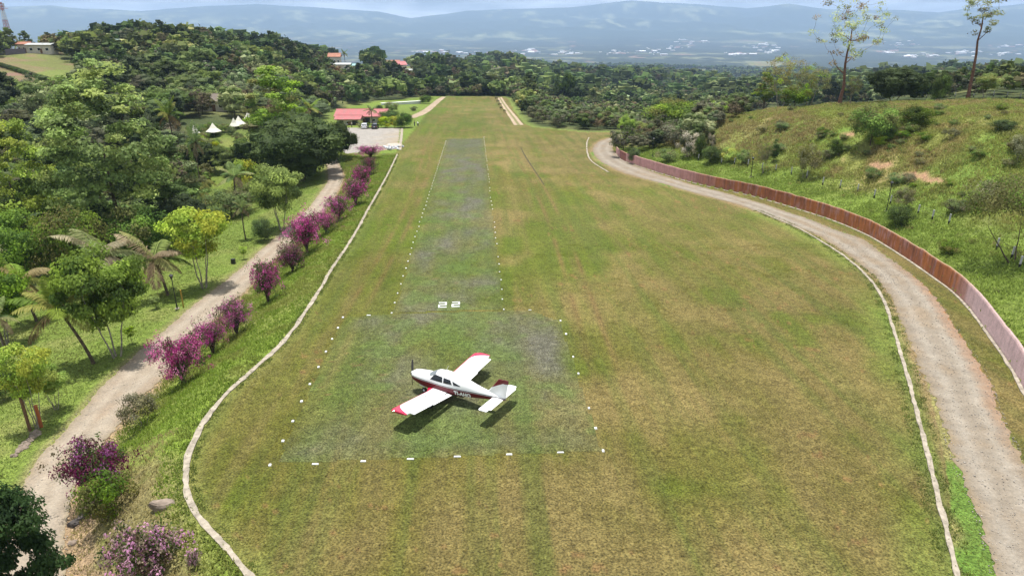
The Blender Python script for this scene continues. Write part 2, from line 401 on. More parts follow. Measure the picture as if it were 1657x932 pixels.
class MB:
    """collects pieces and links them as one mesh object"""
    def __init__(s): s.v = []; s.f = []; s.m = []
    def add(s, V, Fs, mi=0):
        b = len(s.v); s.v += [tuple(map(float, q)) for q in V]; s.f += [tuple(b + i for i in f) for f in Fs]; s.m += [mi] * len(Fs)
    def box(s, c, d, rz=0, mi=0, taper=1.0, rot=None):
        V = []
        for z in (-.5, .5):
            t = taper if z > 0 else 1
            for x, y in ((-.5, -.5), (.5, -.5), (.5, .5), (-.5, .5)):
                V.append(Vector((x * d[0] * t, y * d[1] * t, z * d[2])))
        R = rot if rot is not None else Matrix.Rotation(rz, 3, 'Z')
        V = [R @ v + Vector(c) for v in V]
        s.add(V, [(3, 2, 1, 0), (4, 5, 6, 7), (0, 1, 5, 4), (1, 2, 6, 5), (2, 3, 7, 6), (3, 0, 4, 7)], mi)
    def tube(s, pts, rad, n=8, mi=0, cap=True):
        pts = [Vector(p) for p in pts]
        if not hasattr(rad, '__len__'): rad = [rad] * len(pts)
        V = []
        for i, p in enumerate(pts):
            d = (pts[min(i + 1, len(pts) - 1)] - pts[max(i - 1, 0)]).normalized()
            u = d.orthogonal().normalized() if i == 0 else (u - d * u.dot(d)).normalized()
            w = d.cross(u)
            for k_ in range(n):
                a = 2 * math.pi * k_ / n
                V.append(p + (u * math.cos(a) + w * math.sin(a)) * rad[i])
        Fs = []
        for i in range(len(pts) - 1):
            for k_ in range(n):
                Fs.append((i * n + k_, i * n + (k_ + 1) % n, (i + 1) * n + (k_ + 1) % n, (i + 1) * n + k_))
        if cap: Fs += [tuple(range(n))[::-1], tuple((len(pts) - 1) * n + k_ for k_ in range(n))]
        s.add(V, Fs, mi)
    def ball(s, c, r, seg=10, ring=7, mi=0):
        r = r if hasattr(r, '__len__') else (r, r, r)
        V = [(c[0], c[1], c[2] - r[2])]
        for i in range(1, ring):
            a = -math.pi / 2 + math.pi * i / ring
            for k_ in range(seg):
                b = 2 * math.pi * k_ / seg
                V.append((c[0] + r[0] * math.cos(a) * math.cos(b), c[1] + r[1] * math.cos(a) * math.sin(b), c[2] + r[2] * math.sin(a)))
        V.append((c[0], c[1], c[2] + r[2])); Fs = []
        for k_ in range(seg):
            Fs.append((0, 1 + (k_ + 1) % seg, 1 + k_)); e = 1 + (ring - 2) * seg
            Fs.append((e + k_, e + (k_ + 1) % seg, len(V) - 1))
        for i in range(ring - 2):
            for k_ in range(seg):
                a = 1 + i * seg
                Fs.append((a + k_, a + (k_ + 1) % seg, a + seg + (k_ + 1) % seg, a + seg + k_))
        s.add(V, Fs, mi)
    def build(s, name, mats, parent=None, smooth=False, bevel=0.):
        me = bpy.data.meshes.new(name); me.from_pydata(s.v, [], s.f)
        for m in (mats if isinstance(mats, (list, tuple)) else [mats]): me.materials.append(m)
        me.polygons.foreach_set('material_index', s.m)
        if smooth: me.polygons.foreach_set('use_smooth', [True] * len(s.f))
        me.update()
        o = bpy.data.objects.new(name, me); COL.objects.link(o)
        if parent: o.parent = parent
        if bevel:
            b = o.modifiers.new('b', 'BEVEL'); b.width = bevel; b.segments = 2; b.limit_method = 'ANGLE'
        return o
def link(name, me, parent=None, loc=None):
    o = bpy.data.objects.new(name, me); COL.objects.link(o)
    if parent: o.parent = parent
    if loc is not None: o.location = loc
    return o
def empty(name, loc, rz=0, sc=None):
    o = bpy.data.objects.new(name, None); COL.objects.link(o); o.location = loc; o.rotation_euler = (0, 0, rz)
    o.empty_display_size = .3
    if sc is not None: o.scale = sc if hasattr(sc, '__len__') else (sc, sc, sc)
    return o

# ------------------------------------------------------------------ colours of the land
def C(*a): return np.array(a, float)
def mixc(a, b, t):
    t = np.asarray(t)[..., None]; return a * (1 - t) + b * t
AX = np.array([-0.0529, 1.0]); AX /= np.linalg.norm(AX); AN = np.array([AX[1], -AX[0]])
RW0 = np.array([-5.75, 56.8])                         # centre of the runway's near end
def strip_color(x, y):
    u = (x - RW0[0]) * AN[0] + (y - RW0[1]) * AN[1]; v = (x - RW0[0]) * AX[0] + (y - RW0[1]) * AX[1]
    n1 = fbm(x / 9., y / 14., 4, 21); n2 = fbm(x / 3., y / 5., 4, 22); n3 = fbm(u / 1.1, v / 26., 3, 23); n4 = fbm(x / 28., y / 28., 3, 24)
    n5 = fbm(u / 16., v / 5., 4, 26)
    c = np.ones((len(x), 3)) * C(.148, .148, .038)
    brown = C(.178, .152, .070); straw = C(.230, .190, .090); green = C(.108, .165, .018)
    right = sstep(u, -2, 12) * .38 - .12
    c = mixc(c, brown, np.clip((n1 - .50 + right) * 2.9 + (n5 - .5) * sstep(v, 20, 90) * 3.0, 0, .7))
    c = mixc(c, straw, np.clip((n2 - .50) * 3.0, 0, .7)); c = mixc(c, green * .9, np.clip((.43 - n2) * 3.2, 0, .6))
    lg = 1 - sstep(u, -15, -1)
    c = mixc(c, green, np.clip(.50 * lg + (n4 - .48) * 2.8 * (1 - right), 0, .85))
    n6 = fbm(x / 6.5, y / 8., 4, 27); c = mixc(c, straw * 1.08, np.clip((n6 - .52) * 3.6, 0, .75) * (.35 + .65 * sstep(u, -9, 2)))
    c = mixc(c, C(.10, .145, .035), np.clip((n3 - .5) * 2.2, 0, .5))
    c = mixc(c, brown * 1.06, np.clip((.46 - n3) * 2.5, 0, .45))
    # wheel ruts running down the left side and a bent one to the right
    for uu in (-9.2, -7.6, 11.5, 13.4):
        w = np.exp(-((u - uu - 1.2 * np.sin(v / 31.)) / .28) ** 2) * np.clip((fbm(v / 7., u * 0 + uu, 2, 31) - .30) * 2.4, 0, .75) * sstep(v, -22, 0)
        c = mixc(c, C(.21, .15, .075), w)
    # bare reddish scuffs
    w = np.clip((fbm(x / .8, y / .45, 3, 33) - .74) * 9, 0, .55) * sstep(fbm(x / 11., y / 11., 2, 34), .5, .62)
    c = mixc(c, C(.26, .15, .085), w)
    # dry far half
    c = mixc(c, c * C(1.02, 1.05, 1.05), sstep(v, 40, 120))
    m = .94 + .12 * fbm(x / 1.0, y / 1.4, 2, 35)
    m = m * (1 + .055 * np.sin(u * 2 * math.pi / 2.9 + 1.5 * np.sin(v / 37.)) * sstep(fbm(x / 19., y / 30., 2, 36), .35, .6))
    return c * m[:, None] * C(.63, .605, .475)
def forest_floor(x, y):
    n = fbm(x / 14., y / 14., 4, 41)
    return mixc(np.ones((len(x), 3)) * C(.040, .055, .020), C(.11, .12, .045), np.clip((n - .42) * 2.6, 0, 1))
def blob(x, y, z, spots, qx=None):
    """soft patches round given columns and rows of the photograph's view of the hills"""
    px, py, dep = project(x, y, z); w = np.zeros(len(x))
    wob = (fbm(x / 12., y / 12., 3, 51) - .5) * 1.1
    for cx_, cy_, rx, ry in spots:
        d = ((px - cx_) / rx) ** 2 + ((py - cy_) / ry) ** 2 + wob
        w = np.maximum(w, (1 - sstep(d, .7, 1.2)) * (dep > 0))
    return w
def clearing(x, y):
    r = np.hypot(x, y)
    return sstep(fbm(x / 120. + .25 * r / 400, y / 120., 3, 171), .555, .59) * sstep(r, 420, 520)
MEADOW = [(40, 118, 120, 36), (625, 113, 34, 9), (650, 122, 40, 6), (590, 116, 24, 6), (625, 182, 72, 17), (580, 172, 30, 6), (1075, 150, 42, 9), (1110, 117, 60, 4.5), (500, 108, 20, 6), (470, 113, 40, 4), (1245, 104, 40, 4), (700, 118, 12, 5)]
HILL_SOIL = [(1370, 215, 13, 9), (1380, 257, 22, 6), (1425, 268, 26, 6), (1475, 284, 34, 6), (1400, 240, 12, 12), (1510, 292, 20, 5)]
def land_color(x, y, z, info):
    n = len(x); r = np.hypot(x, y)
    c = forest_floor(x, y)
    # far plain: fields, woods and bare plots
    n1 = fbm(x / 420., y / 420., 5, 61); n2 = fbm(x / 150., y / 150., 4, 62); pv = vnoise(x / 230. + 3 * n2, y / 260. + 3 * n1, 63)
    f = np.ones((n, 3)) * C(.022, .032, .018)
    f = mixc(f, C(.13, .14, .075), np.clip((pv - .60) * 7, 0, .9) * sstep(n1, .42, .55))
    f = mixc(f, C(.20, .13, .10), np.clip((pv - .84) * 12, 0, .9) * sstep(n2, .42, .52))
    f = f * (.55 + .9 * fbm(x / 45., y / 45., 3, 64))[:, None]
    mt = np.ones((n, 3)) * C(.028, .045, .022)
    mt = mixc(mt, C(.19, .21, .11), np.clip((fbm(x / 170. + 1.5 * fbm(x / 600., y / 600., 2, 69), y / 420., 6, 65) - .49) * 4, 0, .9) * sstep(fbm(x / 1500., y / 1500., 3, 67), .40, .56))
    f = mixc(f, mt, sstep(r, 8800, 10800))
    c = mixc(c, f, sstep(r, 800, 1500))
    cg = mixc(np.ones((n, 3)) * C(.11, .145, .045), C(.20, .17, .10), np.clip((fbm(x / 60., y / 60., 2, 172) - .45) * 6, 0, 1)); c = mixc(c, cg, clearing(x, y) * (1 - sstep(r, 2600, 3400)))
    md = blob(x, y, z, MEADOW)
    g = mixc(np.ones((n, 3)) * C(.125, .140, .045), C(.17, .125, .075), np.clip((fbm(x / 10., y / 10., 3, 66) - .45) * 5, 0, .9) + .5 * (x < -100) * (fbm(x / 25., y / 25., 2, 68) > .5))
    g = mixc(g, C(.12, .17, .035), .8 * blob(x, y, z, [(625, 112, 30, 7), (90, 122, 34, 8), (1075, 150, 40, 8), (660, 186, 40, 9)]))
    c = mixc(c, g, md)
    if info is not None:
        near, ins, dL, dW, dF, sl, road, garden, dRr = info
        q = c[near]; X = x[near]; Y = y[near]; Zn = z[near]; R = r[near]
        rim = (dF < dL) & (dF < dW)
        # grassy rim of the plateau
        q = mixc(q, C(.13, .17, .04), np.where(rim & ~ins, 1 - sstep(dF, 0, 5), 0))
        # hill on the right
        Wz = (dW < dL) & (X > 0) & (R < 205) & ~ins & ((dW < dF) | (dW < 60))
        nn = fbm(X / 4., Y / 4., 4, 71); n9 = fbm(X / 13., Y / 13., 3, 72); nz = fbm(X / 1.2, Y / 1.2, 3, 75)
        h = mixc(np.ones((len(X), 3)) * C(.155, .168, .045), C(.21, .165, .075), np.clip((nn - .46) * 3.2, 0, .7))
        h = mixc(h, C(.19, .155, .07), .75 * blob(X, Y, Zn, [(1170, 220, 120, 26), (1290, 205, 60, 22)]) * sstep(nn, .35, .5))
        h = mixc(h, C(.10, .175, .026), np.clip((n9 - .42) * 3.4, 0, .8) + 0)
        h = mixc(h, C(.120, .168, .030), (1 - sstep(dW + 5 * (nn - .5), 6, 12)) * .9)
        h = mixc(h, h * .62, np.clip((nz - .58) * 5, 0, .7))
        h = mixc(h, C(.29, .18, .11), blob(X, Y, Zn, HILL_SOIL) * sstep(nn, .40, .48))
        q = mixc(q, h, np.where(Wz, 1 - sstep(R, 185, 205), 0))
        # bank between the kerb and the lower road, lawn of the garden
        Lz = (~ins) & (X < 0) & (dL < 140) & ((dL < dF) | garden)
        bk = mixc(np.ones((len(X), 3)) * C(.125, .178, .026), C(.16, .17, .05), np.clip((nn - .45) * 3, 0, .8))
        near_bank = 1 - sstep(Y, 32, 40)
        bk = mixc(bk, C(.19, .155, .075), np.clip((fbm(X / 2.3, Y / 2.3, 3, 73) - .42 + .15 * near_bank) * 4, 0, .85) * (.25 + .75 * near_bank) * (1 - sstep(dRr, 4.0, 7.5)))
        bk = mixc(bk, C(.26, .185, .115), np.clip((1 - sstep(dRr, .2, 1.7)) * .9 + (1 - sstep(dRr, 1, 3.2)) * near_bank * sstep(nn, .45, .5) * .8, 0, .9))
        q = mixc(q, bk, np.where(Lz & ~garden, 1., 0))
        lw = mixc(np.ones((len(X), 3)) * C(.115, .160, .030), C(.155, .17, .05), np.clip((nn - .5) * 3.5, 0, .75))
        lw = mixc(lw, C(.20, .16, .09), (1 - sstep(-sl, .1, .9)) * .6)
        wl = np.where(Lz & garden, 1 - sstep(-sl + 9 * (n9 - .5), 26, 44), 0)
        q = mixc(q, lw, wl)
        # the plateau itself
        s = strip_color(X, Y)
        u = (X - RW0[0]) * AN[0] + (Y - RW0[1]) * AN[1]
        dk = np.minimum(dL, 1e9)
        kr = seg_dist(np.stack([X, Y], 1), thin(KERB_R, 6)); krs = seg_dist(np.stack([X, Y], 1), thin(RR_L, 5), True); rrr = seg_dist(np.stack([X, Y], 1), thin(RR_R, 5), True)
        s = mixc(s, C(.095, .120, .032), np.where((krs < 3.2), (1 - sstep(kr, .1, .9)) * (.45 + .5 * nz), 0))
        lush = (1 - sstep(kr, .5, 3.5)) * np.clip((n9 - .35) * 2, 0, .6)
        s = mixc(s, C(.115, .18, .028), lush)
        between = (krs < 0) & (kr < 9) & (rrr > -30)
        s = mixc(s, C(.23, .165, .09), np.clip((1 - sstep(np.abs(krs), .1, 1.2)) * (nz + .2), 0, .85))
        right_v = (rrr < 0) & (dW < 6)
        s = mixc(s, mixc(np.ones((len(X), 3)) * C(.185, .175, .065), C(.085, .16, .025), sstep(nn, .42, .6)), np.where(right_v, .9, 0))
        s = mixc(s, C(.34, .165, .085), np.where(right_v, np.clip((1 - sstep(-rrr + 1.2 * (nn - .5), .2, 1.9)), 0, 1) * sstep(Y, 74, 60) * sstep(Y, 36, 46) * .9, 0))
        s = mixc(s, C(.15, .175, .045), np.clip((1 - sstep(dL, .3, 1.4)) * .4, 0, 1))
        # left verge of the far strip
        s = mixc(s, C(.125, .185, .032), np.where((u < -16) & (Y > 160), .75, 0) * (1 - sstep(Y, 330, 390) * .4))
        q = np.where(ins[:, None], s, q)
        c[near] = q
    return c

# ------------------------------------------------------------------ the ground: one sheet out to the horizon
azs = np.radians(np.concatenate([np.arange(-180, -56, 4.0), np.arange(-56, -44, .5), np.arange(-44, 44.01, .16), np.arange(44.5, 56, .5), np.arange(58, 180, 4.0)]))
rs = [6.0]
while rs[-1] < 19000:
    r_ = rs[-1]
    rs.append(r_ * (1.0115 if r_ > 20 and r_ < 420 else 1.016 if r_ >= 420 and r_ < 17000 else 1.06))
rs = np.array(rs)
RR_, AA_ = np.meshgrid(rs, azs, indexing='ij')
gx = (RR_ * np.sin(AA_)).ravel(); gy = (RR_ * np.cos(AA_)).ravel()
gz, ginfo = terrain(gx, gy, True)
gcol = land_color(gx, gy, gz, ginfo)
nr, na = RR_.shape
ii, jj = np.meshgrid(np.arange(nr - 1), np.arange(na), indexing='ij')
j2 = (jj + 1) % na
quads = np.stack([ii * na + jj, ii * na + j2, (ii + 1) * na + j2, (ii + 1) * na + jj], -1).reshape(-1, 4)
quads = quads[:, ::-1]
o = link('ground', mesh_np('ground', np.stack([gx, gy, gz], 1), quads, M['ground'], gcol, smooth=True)); props(o, kind='structure')
# a plug below the camera
mb = MB(); ring = [(6.0 * math.sin(a), 6.0 * math.cos(a), float(terrain(np.array([6.0 * math.sin(a)]), np.array([6.0 * math.cos(a)]))[0])) for a in azs]
pv_ = np.array([(0, 0, 0)] + ring); pf = np.array([(0, 1 + (i + 1) % na, 1 + i) for i in range(na)])
o = link('ground', mesh_np('ground_centre', pv_, pf, M['ground'], np.ones((len(pv_), 3)) * C(.14, .15, .045))); props(o, kind='structure')

# ------------------------------------------------------------------ sheets lying on it
def ribbon(name, L, R, m, lift, colf, mat, rag=.25, seed=0, edge_in=0.):
    n = max(len(L), len(R)); t = np.linspace(0, 1, n)
    def rs_(A):
        s = np.linspace(0, 1, len(A)); return np.stack([np.interp(t, s, A[:, 0]), np.interp(t, s, A[:, 1])], 1)
    # pair the edges: for every left point the nearest right one, monotone
    A = L; idx = [0]
    for p in A[1:]:
        d = np.hypot(*(R - p).T); d[:idx[-1]] = 1e9; d[idx[-1] + 25:] = 1e9
        idx.append(int(np.argmin(d)))
    idx = np.array(idx, float); kk = np.ones(9) / 9
    idx = np.convolve(np.pad(idx, 4, mode='edge'), kk, 'valid')
    B = np.stack([np.interp(idx, np.arange(len(R)), R[:, 0]), np.interp(idx, np.arange(len(R)), R[:, 1])], 1)
    w = np.hypot(*(B - A).T)[:, None]; d = (B - A) / np.maximum(w, 1e-3)
    s = np.arange(len(A)) * .6
    ea = (fbm(s / .9, s * 0 + seed, 3, 81) - .5) * 2 * rag; eb = (fbm(s / .9, s * 0 + seed + 9, 3, 82) - .5) * 2 * rag
    A2 = A + d * ea[:, None]; B2 = B - d * eb[:, None]
    u = np.linspace(0, 1, m)
    G = A2[:, None, :] * (1 - u[None, :, None]) + B2[:, None, :] * u[None, :, None]
    X = G[..., 0].ravel(); Y = G[..., 1].ravel()
    Zv = terrain(X, Y) + lift
    U = np.tile(u, len(A)); S = np.repeat(s, m)
    col = colf(X, Y, U, S)
    i, j = np.meshgrid(np.arange(len(A) - 1), np.arange(m - 1), indexing='ij')
    q = np.stack([i * m + j, i * m + j + 1, (i + 1) * m + j + 1, (i + 1) * m + j], -1).reshape(-1, 4)
    e1 = A2[1:] - A2[:-1]; e2 = B2[:-1] - A2[:-1]
    if np.mean(e1[:, 0] * e2[:, 1] - e1[:, 1] * e2[:, 0]) > 0: q = q[:, ::-1]
    o = link(name, mesh_np(name, np.stack([X, Y, Zv], 1), q, mat, col, smooth=True))
    return props(o, kind='structure')
def densify(L, k_=2):
    s = np.arange(len(L)); t = np.linspace(0, len(L) - 1, (len(L) - 1) * k_ + 1)
    return np.stack([np.interp(t, s, L[:, 0]), np.interp(t, s, L[:, 1])], 1)
def gravel_right(X, Y, U, S):
    c = np.ones((len(X), 3)) * C(.245, .215, .175)
    tr = np.exp(-((U - .28) / .10) ** 2) + np.exp(-((U - .72) / .11) ** 2)
    n = fbm(X / 1.6, Y / 3., 4, 91); n2 = fbm(X / .35, Y / .35, 2, 92)
    c = mixc(c, C(.31, .285, .245), np.clip(tr * .75, 0, 1))
    c = mixc(c, C(.25, .195, .135), np.clip((n - .47) * 3.2, 0, .65) * (1 - .6 * np.clip(tr, 0, 1)))
    c = mixc(c, C(.22, .17, .10), np.clip((np.abs(U - .5) - .38) * 7, 0, 1) * (.35 + .65 * n2))
    c = mixc(c, C(.30, .20, .14), np.clip((U - .74) * 4, 0, .75) * sstep(Y, 78, 60) * sstep(Y, 30, 42))
    return c * (.86 + .28 * n2)[:, None] * C(.84, .81, .77)
def gravel_left(X, Y, U, S):
    c = np.ones((len(X), 3)) * C(.28, .24, .19)
    tr = np.exp(-((U - .30) / .12) ** 2) + np.exp(-((U - .68) / .13) ** 2)
    n = fbm(X / 1.4, Y / 2.6, 4, 93); n2 = fbm(X / .3, Y / .3, 2, 94)
    c = mixc(c, C(.35, .31, .255), np.clip(tr * .7, 0, 1))
    c = mixc(c, C(.29, .225, .165), np.clip((n - .48) * 3, 0, .6) * (1 - .7 * np.clip(tr, 0, 1)))
    c = mixc(c, C(.24, .20, .12), np.clip((np.abs(U - .5) - .41) * 9, 0, .8) * (.3 + .7 * n2))
    return c * (.88 + .24 * n2)[:, None] * C(.88, .85, .81)
ribbon('gravel_road', densify(RR_L), densify(RR_R), 22, .02, gravel_right, M['gravel'], .35, 3)
ribbon('gravel_road', densify(RL_L), densify(RL_R), 18, .035, gravel_left, M['gravel'], .22, 5)

def sheet(name, poly, step, lift, colf, mat, rag=0.):
    """a field of small squares cut to a polygon"""
    poly = np.array(poly); mn = poly.min(0); mx = poly.max(0)
    ax = np.arange(mn[0], mx[0] + step, step); ay = np.arange(mn[1], mx[1] + step, step)
    Xg, Yg = np.meshgrid(ax, ay, indexing='ij'); X = Xg.ravel(); Y = Yg.ravel()
    Pn = np.stack([X, Y], 1)
    if rag: Pn = Pn + np.stack([(fbm(X / .8, Y / .8, 2, 95) - .5), (fbm(X / .8, Y / .8, 2, 96) - .5)], 1) * 2 * rag
    ok = inside(Pn, poly).reshape(Xg.shape)
    i, j = np.nonzero(ok[:-1, :-1] & ok[1:, :-1] & ok[:-1, 1:] & ok[1:, 1:])
    ny = len(ay); q = np.stack([i * ny + j, (i + 1) * ny + j, (i + 1) * ny + j + 1, i * ny + j + 1], -1)
    used = np.unique(q); mp = np.full(len(X), -1); mp[used] = np.arange(len(used))
    X = X[used]; Y = Y[used]
    o = link(name, mesh_np(name, np.stack([X, Y, terrain(X, Y) + lift], 1), mp[q], mat, colf(X, Y), smooth=True))
    return props(o, kind='structure')
def runway_col(X, Y):
    g = strip_color(X, Y)
    n = fbm(X / 2.6, Y / 5., 4, 101); n2 = fbm(X / .5, Y / .5, 3, 102); n3 = fbm(X / 6., Y / 12., 3, 103)
    grey = mixc(np.ones((len(X), 3)) * C(.074, .082, .044), C(.092, .090, .068), np.clip((n - .45) * 3.5, 0, 1))
    g = g; u = (X - RW0[0]) * AN[0] + (Y - RW0[1]) * AN[1]; v = (X - RW0[0]) * AX[0] + (Y - RW0[1]) * AX[1]
    far = np.clip(sstep(v, 60, 120) * .35 + sstep(v, 105, 122) * .3, 0, .8)
    ed = np.minimum(seg_dist(np.stack([X, Y], 1), np.array([RWY[0], PAD[5], PAD[0], PAD[1], PAD[2], PAD[3], RWY[1]])), seg_dist(np.stack([X, Y], 1), np.array([RWY[1], RWY[2], RWY[3], RWY[0]])))
    w = (.35 + .65 * sstep(ed + .9 * (n2 - .5), 0, 1.5)) * np.clip(.46 + (n3 - .5) * .9 + (n - .5) * 1.0 + far + .2 * (1 - sstep(v, -24, -20)) + .15 * sstep(u, 7, 10.5), .2, .95)
    c = mixc(g * C(.90, .96, 1.0), grey, w)
    c = mixc(c, C(.075, .115, .028), np.clip((fbm(X / 3., Y / 3., 3, 104) - .56) * 4, 0, .5) * (1 - far))
    line = np.abs(((u * 1.0) % 1.0) - .5) < .06
    c = np.where((line & (v > 0))[:, None], c * 1.10, c)
    return c * (.82 + .36 * n2)[:, None]
w2 = lambda px, py: onplane(px, py)[:2]
PAD = [w2(444, 751), w2(978, 731), w2(907, 519), w2(858, 502), w2(634, 507), w2(556, 513.5)]
RWY = [w2(634, 507), w2(817, 501), w2(783, 224), w2(722, 225)]
sheet('runway', PAD, .22, .010, runway_col, M['runway'], .10)
sheet('runway', RWY, .30, .010, runway_col, M['runway'], .10)
def park_col(X, Y):
    n = fbm(X / 3., Y / 3., 3, 111)
    c = mixc(np.ones((len(X), 3)) * C(.27, .25, .225), C(.27, .22, .15), np.clip((X + 38 + 9 * (n - .5)) / 9., 0, 1))
    return c * (.85 + .3 * fbm(X / .7, Y / .7, 2, 112))[:, None]
sheet('parking_lot', [w2(552, 250), w2(646, 242), w2(649, 207), w2(540, 207)], .6, .02, park_col, M['gravel'], .2)
def track_col(X, Y):
    return (np.ones((len(X), 3)) * C(.31, .24, .17)) * (.75 + .5 * fbm(X / 2., Y / 2., 3, 113))[:, None]
def pxline(pts, step=.6): return smooth_line([onplane(*p) for p in pts], step)
ribbon('dirt_track', pxline([(650,190.5),(668,187),(684,179),(696,170),(706,162),(715,157.2)]), pxline([(655,194),(676,190.5),(694,182),(705,172),(713,164),(722,157.2)]), 6, .03, lambda X, Y, U, S: track_col(X, Y), M['gravel'], .5, 7)
def two_track(X, Y, U, S):
    c = track_col(X, Y); mid = (np.abs(U - .5) < .16)
    return np.where(mid[:, None], C(.17, .16, .07), c * 1.1)
ribbon('dirt_track', pxline([(804,157.5),(810,168),(817,180),(824,190),(832,203)]), pxline([(812,157.5),(817,166),(828,180),(838,191),(849,205)]), 14, .03, two_track, M['gravel'], .3, 8)
ribbon('drainage_channel', pxline([(842,239),(848,252),(860,270),(872,288),(880,300)], .5), pxline([(843.5,239),(850,252),(862,270),(874,288),(882,300)], .5), 3, .012,
       lambda X, Y, U, S: np.ones((len(X), 3)) * C(.06, .055, .03), M['gravel'], .08, 9)

# kerbs: low rough concrete edging, partly swallowed by turf
def kerb(line, w, h, name='kerb', broken=0., seed=1):
    mb = MB(); n = len(line)
    d = np.gradient(line, axis=0); d /= np.hypot(*d.T)[:, None]; nrm = np.stack([-d[:, 1], d[:, 0]], 1)
    s = np.arange(n) * 1.0
    ww = w * (.45 + 1.1 * fbm(s / 1.3, s * 0 + seed, 4, 121)); off = (fbm(s / 3., s * 0 + seed, 2, 122) - .5) * .12
    hh = h * (.75 + .5 * fbm(s / 1.7, s * 0 + seed, 2, 123))
    keep = fbm(s / 4., s * 0 + seed, 3, 124) > broken
    Lp = line + nrm * (off + ww / 2)[:, None]; Rp = line + nrm * (off - ww / 2)[:, None]
    zl = terrain(Lp[:, 0], Lp[:, 1]); zr = terrain(Rp[:, 0], Rp[:, 1]); zt = np.maximum(zl, zr) + hh
    i = 0
    while i < n - 1:
        if not keep[i]: i += 1; continue
        j = i
        while j < n - 1 and keep[j]: j += 1
        V = []
        for k_ in range(i, j + 1):
            V += [(Lp[k_, 0], Lp[k_, 1], zl[k_] - .15), (Lp[k_, 0], Lp[k_, 1], zt[k_] - .015), (Rp[k_, 0], Rp[k_, 1], zt[k_]), (Rp[k_, 0], Rp[k_, 1], zr[k_] - .15)]
        Fs = []
        for k_ in range(j - i):
            a = k_ * 4
            for e in range(3): Fs.append((a + e, a + e + 1, a + 5 + e, a + 4 + e))
        Fs += [(3, 2, 1, 0), ((j - i) * 4, (j - i) * 4 + 1, (j - i) * 4 + 2, (j - i) * 4 + 3)]
        if j > i: mb.add(V, Fs)
        i = j + 1
    o = mb.build(name, M['concrete']); return props(o, kind='structure')
kerb(KERB_L, .33, .08, broken=.0, seed=1)
kerb(KERB_R, .26, .075, broken=.0, seed=4)
kerb(KERB_RF, .30, .08, broken=.2, seed=6)
kerb(pxline([(647,243),(648,232),(650,220),(650.5,208)]), .7, .08, seed=8)

